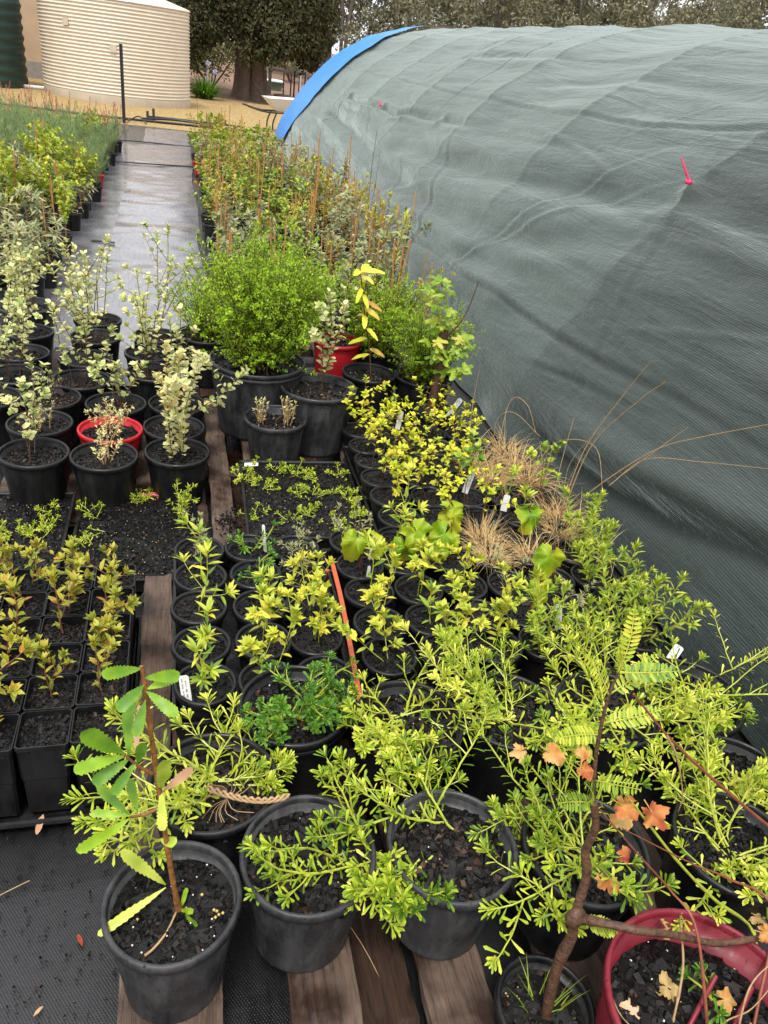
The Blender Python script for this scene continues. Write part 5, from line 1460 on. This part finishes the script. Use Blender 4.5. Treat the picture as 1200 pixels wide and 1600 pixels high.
# between the orange strip and the shade house
RC = ['next to the orange strip', 'second from the orange strip', 'third from the orange strip', 'fourth from the orange strip', 'fifth from the orange strip', 'sixth from the orange strip']
SP = {(0, 0): (seedB[4], 'yellow leaflets'), (0, 1): (seedB[0], 'yellow palmate leaves'), (0, 2): (seedB[2], 'yellow-green leaves'), (0, 3): (rose[0], 'whorled narrow leaves'), (0, 4): (rose[1], 'tall whorled leaves'), (0, 5): (rose[2], 'dense narrow leaves'),
      (1, 0): (seedB[1], 'thin yellow stems'), (1, 1): (seedA[1], 'branching yellow-green stems'), (1, 2): (seedB[3], 'bright yellow leaves'), (1, 3): (vine(41, 1, .3), 'one broad vine leaf'), (1, 4): (seedG[3], 'a tiny grey plant'), (1, 5): (rose[2], 'upright whorled leaves'),
      (2, 0): (seedA[3], 'pale pointed leaves'), (2, 1): (seedB[0], 'palmate yellow leaves'), (2, 2): (seedB[4], 'yellow palmate leaves over vine leaves'), (2, 3): (seedG[1], 'a wispy grey sprig'), (2, 4): (vine(42, 1, .25), 'a drooping vine leaf'), (2, 5): (rose[0], 'yellow-green whorls'),
      (3, 0): (vine(43, 2, .45), 'a rosette of vine leaves'), (3, 1): (vine(44, 2, .3), 'a hanging vine leaf'), (3, 2): (vine(45, 2, .3), 'two vine leaves'), (3, 3): (dry[0], 'a pale dry grass tuft'), (3, 4): (dry2[0], 'orange dry grass'), (3, 5): (rose[1], 'silvery whorled leaves'),
      (4, 0): (seedG[0], 'grey-green seedling leaves'), (4, 1): (seedA[0], 'long pointed leaves'), (4, 2): (vine(46, 2, .3), 'a tall vine leaf'), (4, 3): (dry[1], 'straw-coloured grass'), (4, 4): (vine(47, 1, .2), 'a bright round vine leaf'), (4, 5): (dry2[1], 'dry orange stalks')}
XR, YR = [.545, .70, .862, 1.02, 1.178, 1.335], [1.535, 1.68, 1.828, 1.975, 2.115]
for (row, c), (pl, what) in SP.items():
    small(XR[c] + rj.normal(0, .004), YR[row] + rj.normal(0, .004) + .01 * c, pl, f'round pot, {what}, {RW[row]}, {RC[c]}', z=SZ if c < 3 else .122, group='round pots between orange strip and shade cloth')
# yellow shrubs
YX, YY = [.748, .905, 1.062, 1.220, 1.375], [2.268, 2.412, 2.556, 2.70, 2.845, 2.99]
YR_ = ['front row', 'second row', 'third row', 'fourth row', 'fifth row', 'back row']
YC = ['beside the tray of dark soil', 'second from the soil tray', 'third from the soil tray', 'fourth from the soil tray', 'against the shade cloth']
for row in range(6):
    for c in range(5):
        if row == 5 and c > 3:
            continue
        if c < 3 or (c == 3 and row > 3):
            pl, what = yell[(row * 3 + c * 2) % 7], 'a yellow-leaved shrublet'
            if (row, c) == (1, 2): pl, what = rnd_g[0], 'sparse rounded leaves'
            if (row, c) == (0, 0): pl, what = seedA[2], 'long lance leaves'
        elif c == 3:
            pl, what = (seedA[4], 'green pointed leaves') if row < 2 else (seedG[2], 'grey-green leaves')
        else:
            pl, what = (rnd_g[1], 'tall rounded green leaves') if row == 1 else (dry2[row % 2], 'rust-coloured dry grass')
        if (row, c) == (2, 3): pl, what = dry[0], 'a heap of dry grass'
        if (row, c) == (3, 3): pl, what = dry2[0], 'arching dry grass'
        small(YX[c] + rj.normal(0, .004), YY[row] + rj.normal(0, .005), pl, f'pot with {what}, {YR_[row]}, {YC[c]}', z=SZ if c < 2 else .122, sc=rj.uniform(.9, 1.1), group='pots of yellow shrublets')

# ---------------------------------------------------------------- middle: big bush pots
BIGB = bush(801, .36, .60, 90, 10, .0165, 'lf_lime', 'st_brown', .05, .0075)
MIDB = bush(802, .26, .46, 60, 8, .0150, 'lf_lime', 'st_brown', .035, .0075)
potted('potted_bush', 'very big black pot with a dense lime-green fine-leaved bush', .320, 3.290, PAL, .205, .33, BIGB, 'pot_grey', soil='mid', double=True)
potted('potted_bush', 'black pot with a lime bush behind the biggest pot, at the path edge', .115, 3.86, .118, .14, .25, MIDB, 'pot', soil='mid', scale=.75)
potted('potted_bush', 'black pot with a lime bush right of the biggest pot, against the cloth', 1.135, 3.40, PAL, .135, .235, MIDB, 'pot', soil='mid', rot=2.0, scale=.95)
potted('potted_bush', 'black pot with a small lime bush behind the yellow-leaved sapling', 1.00, 3.80, .118, .13, .235, MIDB, 'pot', soil='mid', rot=4.1, scale=1.05)
potted('potted_bush', 'black pot with a lime bush half hidden behind the biggest pot', .47, 3.88, .118, .14, .25, MIDB, 'pot', soil='mid', rot=1.1, scale=1.15)
potted('potted_shrub', 'wide black pot with two thin pale-leaved stems in front of the red pot', .570, 3.105, PAL, .16, .285,
       varieg(31, 3, (.34, .48), start=.28, lean=.08, branches=(1, 3), spacing=.012), 'pot_grey', soil='mid', rot=.4)
stub = []
for k, (x, y, h) in enumerate(((-.06, .02, .11), (.05, .0, .13))):
    rr = np.random.default_rng(70 + k); sb = MB(); fb = MB()
    for q in range(11):
        P = shoot_path(rr, (x + rr.normal(0, .012), y + rr.normal(0, .012), -.005), rr.uniform(0, 6.28), rr.uniform(1.0, 1.5), h * rr.uniform(.5, 1.0), 6, .1, .2)
        tube(sb, P, np.linspace(.0022, .0012, 7), 4)
        dress(fb, rr, P, .012, .016, .006, 'lance', 0, .2, .7, .3, (.75, .25))
    stub.append(('stem', sb.mesh('stem', MAT['st_tan']), False, [('foliage', fb.mesh('foliage', MAT['lf_varieg']), True)]))
potted('potted_shrub', 'black pot with two short dried stubs, in front of the biggest pot', .373, 2.962, PAL, .126, .20, stub, 'pot_grey', rot=0, soil='mid')
potted('potted_shrub', 'red pot with pale grey-green stems behind the thin-stemmed pot', .775, 3.80, .118, .12, .27, varieg(33, 3, (.30, .46), tint=(.3, .2)), 'pot_red', soil='mid')
# yellow-leaved sapling
YS_ = potted('potted_sapling', 'black pot with a thin sapling carrying big yellow and orange leaves', .868, 3.43, PAL, .125, .235, (), 'pot', rot=0, soil='mid')
P = curve([(.02, .03, .19), (-.0, .04, .33), (-.03, .05, .45), (-.06, .06, .60), (-.085, .06, .72)], 20)
obj('stem', tube(MB(), P, np.linspace(.0042, .0022, 20), 6).mesh('stem', MAT['st_brown'], True), YS_)
r = np.random.default_rng(44)
for k in range(19):
    t = [.98, .97, .96, .95, .94, .92, .86, .8, .78, .7, .66, .64, .6, .58, .5, .42, .3, .26, .22][k]
    b = P[int(t * 19)]; a = r.uniform(0, 6.28); d = np.array([math.cos(a), math.sin(a) - .2, .35 if t > .9 else -.2])
    tn = .6 if k not in (4, 9, 10, 13, 16) else .95
    m = serrated(r.uniform(.075, .11), r.uniform(.020, .030), max(.2, tn - .25 * r.random()), 60 + k, -.35, 'lf_yellow', .42, .03)
    obj('leaf', m, YS_, b, aim(d, (0, -.6, .8)))
# cut-back trunk with fresh shoots
TK = potted('potted_sapling', 'small black pot with a thick dark cut-off trunk sprouting green leafy shoots', 1.120, 3.150, PAL, .088, .165, (), 'pot', rot=0, soil='small')
P = curve([(-.01, .0, .13), (.0, .0, .28), (.005, .0, .40), (-.008, .0, .555)], 18)
r = np.random.default_rng(45)
obj('trunk', tube(MB(), P, np.r_[.030, .026, np.linspace(.0225, .020, 16)] * (1 + .04 * r.normal(size=18)), 10).mesh('trunk', MAT['st_brown'], True), TK)
for k, (b, e) in enumerate((((-.005, 0, .54), (-.03, .02, .74)), ((-.005, 0, .52), (-.09, -.01, .70)), ((0, .0, .45), (.09, -.02, .50)), ((.0, 0, .40), (.08, -.05, .38)), ((0, 0, .5), (.12, .02, .76)), ((0, 0, .42), (-.07, -.05, .50)))):
    b, e = np.array(b), np.array(e); Q = curve([b, (b + e) / 2 + (.02, 0, -.02), e], 9)
    s = obj('shoot', tube(MB(), Q, np.linspace(.0045, .0022, 9), 6).mesh('shoot', MAT['st_lime' if k != 4 else 'st_brown'], True), TK)
    if k == 4:
        continue
    for q in range(10 if k < 2 else 8):
        bb = Q[min(8, 2 + q)]; a = r.uniform(0, 6.28)
        obj('leaf', lobed_mesh(500 + k * 9 + q, r.uniform(.05, .085), 'lf_green', 5, .42, .06, .12, -.3, .25 + .2 * r.random() + (.5 if r.random() < .12 else 0)), s, bb, aim((math.cos(a), math.sin(a) - .3, -.1 + .5 * (q > 5)), (0, -.5, .9)))

# seedlings creeping in the three soil trays
def creepers(tr, spots, seed, leaf='lf_trail', z=.05, size=1.0, tint=.55):
    for k, (x, y, n) in enumerate(spots):
        rr = np.random.default_rng(seed + k); mb = MB()
        for q in range(n):
            P = shoot_path(rr, (rr.normal(0, .01), rr.normal(0, .01), 0), rr.uniform(0, 6.28), rr.uniform(.1, .8), rr.uniform(.025, .055) * size, 7, .3, .6, .2)
            tube(mb, P, .0013, 4, 0)
            dress(mb, rr, P, .0050, .018 * size, .0062, 'spat', 1, .2, .5, 1.0, (tint, .2))
        obj('seedling', mb.mesh('seedling', [MAT['st_lime'], MAT[leaf]]), tr, (x, y, z), (0, 0, rr.uniform(0, 6.28)))
creepers(TRAY_M, [(-.19, .26, 9), (-.20, .14, 9), (-.14, .09, 8), (-.07, .23, 6), (.0, .205, 9), (.04, .18, 8), (.17, .19, 7), (-.01, .05, 7), (.04, .03, 6), (.18, .05, 8), (.19, -.02, 8), (-.19, -.10, 6), (.01, -.12, 9), (.18, -.12, 8), (-.06, -.16, 6), (.1, -.2, 8)], 1200, size=1.08)
creepers(TRAY_L1, [(.10, .22, 4), (.11, .14, 3), (.02, .0, 6), (.07, .03, 6), (.12, .05, 6), (-.04, -.03, 5), (.1, -.02, 4)], 1300, size=1.2)
creepers(TRAY_L2, [(-.17, .19, 4), (-.15, .12, 3), (.0, .28, 6), (.05, .29, 6), (-.04, .27, 4), (-.16, -.05, 4), (-.13, .02, 2)], 1400, size=1.1)
rr = np.random.default_rng(3)
sg = upright(745, 5, (.10, .18), .024, .007, 'lance', 'lf_seed', 'st_lime', spread=.02, lean=.4, sr=.0015, start=.1, spacing=.008, branches=(1, 3), tint=(.45, .2))
for q in sg:
    e = obj('seedling', q[1], TRAY_L2, (.16, .08, .045)); obj('foliage', q[3][0][1], e, stuff=True)

# ---------------------------------------------------------------- the two long beds at the back
def stakes(seed, n, h):
    r = np.random.default_rng(seed); out_ = []
    for k in range(n):
        a = r.uniform(0, 6.28); q = .05
        b = np.array([q * math.cos(a), q * math.sin(a), -.08]); e = b + np.array([r.normal(0, .03), r.normal(0, .03), h * r.uniform(.85, 1.1)])
        out_.append(('stake', tube(MB(), [b, (b + e) / 2, e], .0052, 6).mesh('stake', MAT['bamboo'], True), False))
    return out_
def spec(fn, n):
    return [fn(k) for k in range(n)]
S_GUM = spec(lambda k: upright(1500 + k, 2, (.42, .62), .062, .030, 'ovate', 'lf_grey', 'st_red', spread=.03, lean=.15, sr=.003, start=.15, spacing=.018, branches=(4, 8), fwd=.25, tint=(.45, .25), upb=-.15, join=True, blen=(.2, .4)) + stakes(k, 2, .78), 4)
S_MIX = spec(lambda k: upright(1520 + k, 3, (.38, .58), .050, .034, 'round', 'lf_green', 'st_brown', spread=.04, lean=.18, sr=.003, start=.2, spacing=.017, branches=(3, 7), fwd=.35, tint=(.45, .3), upb=0, join=True) + stakes(20 + k, 2, .74), 4)
S_GRN = spec(lambda k: upright(1540 + k, 5, (.32, .50), .066, .036, 'ovate', 'lf_green', 'st_brown', spread=.06, lean=.3, sr=.003, start=.15, spacing=.014, branches=(3, 6), fwd=.4, tint=(.5, .25), join=True), 4)
S_NEE = spec(lambda k: upright(1560 + k, 9, (.36, .56), .085, .0035, 'needle', 'lf_needle', 'st_brown', spread=.06, lean=.2, sr=.0022, start=.08, spacing=.0042, branches=(2, 5), fwd=.9, tint=(.5, .25), upb=.3, join=True), 4)
def red_spikes(k):
    p = upright(1580 + k, 8, (.32, .48), .07, .005, 'needle', 'lf_needle', 'st_brown', spread=.06, lean=.25, sr=.002, start=.08, spacing=.005, branches=(2, 4), fwd=.7, tint=(.5, .25), join=True)
    f = upright(1590 + k, 4, (.50, .66), .022, .012, 'ovate', 'red', 'st_red', spread=.06, lean=.15, sr=.002, start=.72, spacing=.006, branches=(0, 1), fwd=.4, join=True)
    return p + [('flower_spike', f[1][1], True), ('stem', f[0][1], False)]
S_RED = spec(red_spikes, 3)
S_YEL = spec(lambda k: upright(1600 + k, 3, (.45, .62), .058, .036, 'ovate', 'lf_seed', 'st_brown', spread=.04, lean=.15, sr=.003, start=.3, spacing=.014, branches=(4, 8), fwd=.35, tint=(.55, .22), join=True) + stakes(40 + k, 2 + k % 2, .66), 4)
S_RST = spec(lambda k: upright(1640 + k, 4, (.36, .60), .045, .020, 'lance', 'lf_bronze', 'st_red', spread=.05, lean=.22, sr=.0028, start=.25, spacing=.017, branches=(3, 6), fwd=.35, tint=(.55, .3), join=True) + stakes(80 + k, 2, .7), 3)
S_LNG = spec(lambda k: upright(1620 + k, 3, (.30, .48), .100, .024, 'lance', 'lf_grey', 'st_red', spread=.04, lean=.25, sr=.003, start=.1, spacing=.016, branches=(3, 6), fwd=.3, tint=(.5, .25), upb=-.25, join=True) + (stakes(60 + k, 1, .6) if k % 2 else []), 4)
rb = np.random.default_rng(55)
def bed_row(y, y0, y1, sets):
    return sets
ORDROW = lambda k: ORD[k]
# right bed
cols = [.30, .60, .90, 1.20, 1.48]
colw = ['at the path edge', 'second from the path', 'in the middle of the bed', 'second from the cloth', 'against the cloth']
for row in range(20):
    y = 4.78 + row * .455
    for c, x in enumerate(cols):
        if y > 11.2 and c == 4:
            continue
        q = rb.random()
        if q < .24: S, what = S_RST, 'staked rusty-stemmed shrub'
        elif y < 8.2: S, what = (S_GUM, 'staked grey-green sapling') if q < .62 or c > 2 else (S_MIX, 'staked round-leaved shrub')
        elif y < 10.9: S, what = (S_MIX, 'staked round-leaved shrub') if q < .6 else (S_GUM, 'staked grey-green sapling')
        else: S, what = (S_GRN, 'glossy green shrub') if c < 4 or q < .5 else (S_GUM, 'staked grey-green sapling')
        col = 'pot_red' if (row, c) in ((2, 0), (15, 0)) else 'pot'
        potted('potted_shrub', f'{what}, right-hand bed, {ORD[row]} row back, {colw[c]}', x + rb.normal(0, .035), y + rb.normal(0, .05), .016, .082, .165, S[int(rb.integers(0, len(S)))], col,
               rot=rb.uniform(0, 6.28), group='plants of the right-hand bed', soil='small', fill=.02, gran=False, scale=rb.uniform(.72, 1.18) * (.82 if c == 0 else .95))
# left bed
colw2 = ['at the path edge', 'second from the path', 'third from the path', 'fourth from the path', 'fifth from the path', 'sixth from the path', 'seventh from the path', 'eighth from the path']
for row in range(19):
    y = 4.95 + row * .45
    xl = -1.05 - (y - 5.0) * .185 - .30
    for c in range(8):
        x = -.93 - .30 * c - .012 * (row % 2)
        if x < xl:
            break
        q = rb.random()
        if y < 6.5: S, what = S_LNG, 'drooping long-leaved grey shrub'
        elif y < 8.9: S, what = (S_YEL, 'staked yellow-green shrub') if q < .75 else (S_LNG, 'drooping long-leaved grey shrub')
        elif y < 11.6: S, what = S_NEE, 'fine needle-leaved shrub'
        else: S, what = (S_RED, 'needle-leaved shrub with red flower spikes') if q < .6 or c > 2 else (S_GRN, 'glossy green shrub')
        if c == 0 and row in (14, 16): S, what = S_RED, 'low shrub with rusty flowers'
        col = 'pot_red' if (row, c) == (11, 0) else 'pot'
        potted('potted_shrub', f'{what}, left-hand bed, {ORD[row]} row back, {colw2[c]}', x + rb.normal(0, .03), y + rb.normal(0, .05), .012, .078, .155, S[int(rb.integers(0, len(S)))], col,
               rot=rb.uniform(0, 6.28), group='plants of the left-hand bed', soil='small', fill=.02, gran=False, scale=rb.uniform(.85, 1.1) * (.85 if c == 0 else 1.0))
# feathery sapling and tall bare twig at the cloth
ft = []
r = np.random.default_rng(19)
P = shoot_path(r, (0, 0, 0), 1.0, 1.5, .62, 12, 0, .1)
ft.append(('stem', tube(MB(), P, np.linspace(.005, .002, 13), 5).mesh('stem', MAT['st_red'], True), False))
fb = MB(); dress(fb, r, P, .011, .06, .014, 'lance', 0, .45, .5, 1.5, (.7, .15)); ft.append(('foliage', fb.mesh('foliage', MAT['lf_seed']), True))
potted('potted_sapling', 'slim sapling with feathery lime top beside bamboo stakes, near the cloth', 1.24, 4.62, .118, .09, .18, ft + stakes(5, 3, .62), 'pot', soil='small', rot=0, gran=False)
tw = [('stem', tube(MB(), curve([(0, 0, -.01), (.01, 0, .35), (.0, .01, .7), (.02, 0, 1.02)], 14), np.linspace(.004, .0015, 14), 5).mesh('stem', MAT['st_brown'], True), False), ('stem', tube(MB(), curve([(0.02, 0, -.01), (.03, 0, .3), (.05, .01, .6), (.07, 0, .88)], 14), np.linspace(.003, .001, 14), 5).mesh('stem', MAT['st_brown'], True), False)]
potted('potted_sapling', 'tall bare twig standing up in front of the shade cloth', 1.5, 6.65, .016, .085, .17, tw, 'pot', soil='small', gran=False)

# ---------------------------------------------------------------- tall dry stalks in front of the cloth
DS = thing('dry_grass', 'tall arching dry grass stalks rising in front of the shade cloth', 'grass', (1.40, 2.30, .12))
do = np.array([1.40, 2.30, .12])
for pts, w in [([(1.40, 2.30, .22), (1.45, 2.33, .50), (1.50, 2.26, .75), (1.52, 2.20, .89)], .0022), ([(1.41, 2.30, .22), (1.46, 2.31, .52), (1.51, 2.18, .76), (1.53, 2.10, .86)], .0022),
               ([(1.38, 2.28, .22), (1.44, 2.15, .45), (1.50, 2.0, .66), (1.52, 1.83, .79), (1.53, 1.60, .94)], .0024), ([(1.44, 2.1, .47), (1.50, 2.03, .61), (1.53, 1.8, .72), (1.53, 1.55, .83)], .0018), ([(1.46, 2.08, .52), (1.51, 1.97, .70), (1.53, 1.92, .78)], .0016),
               ([(1.36, 2.30, .22), (1.38, 2.35, .42), (1.40, 2.38, .60)], .0018), ([(1.42, 2.31, .22), (1.42, 2.36, .40), (1.45, 2.32, .55)], .0016), ([(1.33, 2.5, .2), (1.42, 2.52, .42), (1.50, 2.35, .50), (1.5, 2.2, .36)], .0018),
               ([(1.30, 2.75, .2), (1.33, 2.80, .48), (1.38, 2.74, .50), (1.42, 2.68, .40)], .002), ([(1.30, 2.77, .2), (1.28, 2.78, .40), (1.32, 2.72, .47), (1.4, 2.6, .42)], .0018), ([(1.22, 2.9, .2), (1.25, 3.0, .42), (1.26, 3.02, .56)], .0016)]:
    P = curve([np.array(p) - do for p in pts], 20)
    obj('stalk', tube(MB(), P, np.linspace(w, w * .45, 20), 5).mesh('stalk', MAT['st_tan'], True), DS)
rs = np.random.default_rng(64); mb = MB(); n = 90
P0 = np.stack([rs.uniform(1.15, 1.45, n), rs.uniform(1.85, 2.9, n), np.full(n, .24)], 1) - do
a = rs.uniform(0, 6.28, n); e = rs.uniform(.5, 1.4, n)
blades(mb, P0, np.stack([np.cos(a) * np.cos(e), np.sin(a) * np.cos(e), np.sin(e)], 1), rs.uniform(.12, .34, n), .0022, rs.uniform(.1, .6, n), 7, 0, rs.random(n), rs)
obj('foliage', mb.mesh('foliage', MAT['lf_straw']), DS, stuff=True)

# ---------------------------------------------------------------- plant tags
def plant_tag(label, x, y, z, w, l, d, face, writing=True, seed=0):
    t = thing('plant_tag', label, 'plant tag', (x, y, z))
    rr = np.random.default_rng(seed)
    e = aim(d, face)
    mb = MB(); T = .0006
    o2 = np.array([(-w / 2, 0), (w / 2, 0), (w / 2, l * .94), (w * .3, l), (-w * .3, l), (-w / 2, l * .94)])
    V = np.concatenate([np.c_[o2, np.full(6, T)], np.c_[o2, np.full(6, -T)]]); i = np.arange(6); j = (i + 1) % 6
    mb.add(V, [(0, 1, 2, 3, 4, 5)]); mb.add(V, [(11, 10, 9, 8, 7, 6)]); mb.add(V, np.stack([i, 6 + i, 6 + j, j], 1))
    obj('tag', mb.mesh('tag', MAT['white']), t, rot=e)
    if writing:
        mb = MB()
        for ln in (-.22, .12):
            y0 = l * .30
            while y0 < l * .86:
                wl = rr.uniform(.10, .25) * l; k = 14
                yy = np.linspace(y0, min(y0 + wl, l * .9), k); xx = ln * w + np.sin(np.arange(k) * 2.3 + rr.uniform(0, 6)) * w * .085 + rr.normal(0, w * .02, k)
                P = np.stack([xx, yy, np.full(k, T + .0002)], 1); S = np.array([.0006, .0004, 0])
                mb.add(np.concatenate([P - S, P + S]), np.stack([np.arange(k - 1), np.arange(k - 1) + k, np.arange(k - 1) + k + 1, np.arange(k - 1) + 1], 1)[:, ::-1])
                y0 += wl + .06 * l
        obj('handwriting', mb.mesh('handwriting', MAT['ink']), t, rot=e, stuff=True)
CAMF = (-.3, -.75, .6)
plant_tag('white handwritten tag leaning in the pot with the cut-off trunk', 1.185, 3.12, .262, .024, .11, (.5, .05, .85), (-.2, -.9, .4), seed=1)
plant_tag('white tag standing among yellow shrublets, farthest from the camera', .915, 2.99, .26, .022, .085, (.12, .1, 1), CAMF, False, 2)
plant_tag('white handwritten tag tilted among the yellow shrublets', 1.045, 2.42, .26, .024, .095, (.22, .1, 1), CAMF, True, 3)
plant_tag('blank white tag standing in front of the dry grass', 1.15, 2.275, .265, .024, .065, (.1, .1, 1), CAMF, False, 4)
plant_tag('white handwritten tag in a round pot against the wooden board', .002, 1.428, .225, .024, .085, (-.12, .3, .95), (-.1, -.9, .5), True, 5)
plant_tag('thin white stick tag between the dark green tufts', .252, 2.085, .235, .010, .10, (-.1, .1, 1), CAMF, False, 6)
plant_tag('thin white stick tag beside the rosette of vine leaves', .585, 2.02, .235, .008, .09, (.08, .1, 1), CAMF, False, 7)
plant_tag('white stick tag under the rosette of vine leaves', .553, 1.90, .235, .010, .06, (.05, .1, 1), CAMF, False, 8)
plant_tag('crumpled white tag among whorled narrow leaves', 1.075, 1.60, .26, .020, .085, (-.15, .2, 1), CAMF, True, 9)
plant_tag('bare white tag corner beside the cloth at the wide pot', 1.36, 1.44, .26, .028, .05, (.4, .2, .6), CAMF, False, 10)
plant_tag('white tag lying in the corner of the tray of dark soil', .235, 2.79, .185, .020, .055, (1, -.1, .1), (0, -.3, 1), False, 11)

# ---------------------------------------------------------------- litter on the mat and boards
rl = np.random.default_rng(88)
mb = MB()
def lit(n):
    x = rl.uniform(-.62, -.14, n); y = rl.uniform(.55, 1.27, n)
    return np.stack([x, y, np.full(n, .010)], 1)
chips(mb, rl, 520, lit, .0015, .008, .15)
def lit2(n):
    k = rl.normal(0, 1, (n, 2)) * (.03, .035) + (-.46, 1.13)
    return np.stack([k[:, 0], k[:, 1], np.full(n, .011)], 1)
chips(mb, rl, 160, lit2, .003, .011, .1)
def lit3(n):
    x = rl.uniform(-.13, 1.1, n); y = rl.uniform(.5, 1.4, n)
    return np.stack([x, y, np.full(n, .010)], 1)
chips(mb, rl, 160, lit3, .003, .011, .3)
def lit4(n):
    k = rl.normal(0, 1, (n, 2)) * (.025, .04) + (.165, 2.44)
    return np.stack([k[:, 0], k[:, 1], .124 + np.abs(rl.normal(0, .006, n))], 1)
chips(mb, rl, 150, lit4, .005, .014, .05)
o = obj('fallen_bark_chips', mb.mesh('fallen_bark_chips', MAT['soil'])); o['kind'] = 'stuff'; tag(o, 'spilled dark bark chips on the mat and boards', 'bark chips')
for k, (x, y, z, s, mt, tn, lab) in enumerate(((-.215, .985, .012, .030, 'lf_rust', .0, 'small rusty curled leaf on the wet mat left of the front pot'), (.10, .70, .013, .05, 'lf_rust', .1, 'dark red leaf on the mat between the front boards'), (-.33, 1.30, .04, .05, 'lf_dead', .5, 'brown dead leaf caught at the foot of the square pots'), (.40, .69, .035, .016, 'lf_dark', .7, 'small round green leaf on the wet board between front boards'), (-.29, .86, .013, .022, 'lf_dead', .3, 'dry scrap of bark on the wet mat'))):
    tag(obj('fallen_leaf', serrated(s, s * .3 if k != 3 else s, tn, 80 + k, -.1, mt, .5, .05), None, (x, y, z), (0, 0, k * 1.3 + .4)), lab, 'leaf')
for k, (p, lab) in enumerate((([(-.40, 1.12, .014), (-.37, 1.135, .014), (-.34, 1.15, .013)], 'pale straw twig on the wet mat'), ([(.31, .98, .04), (.36, .87, .036), (.40, .72, .034)], 'thin pale rootlet on the wet board between the front pots'))):
    tag(obj('twig', tube(MB(), curve(p, 8), .0012, 4).mesh('twig', MAT['st_tan'])), lab, 'twig')
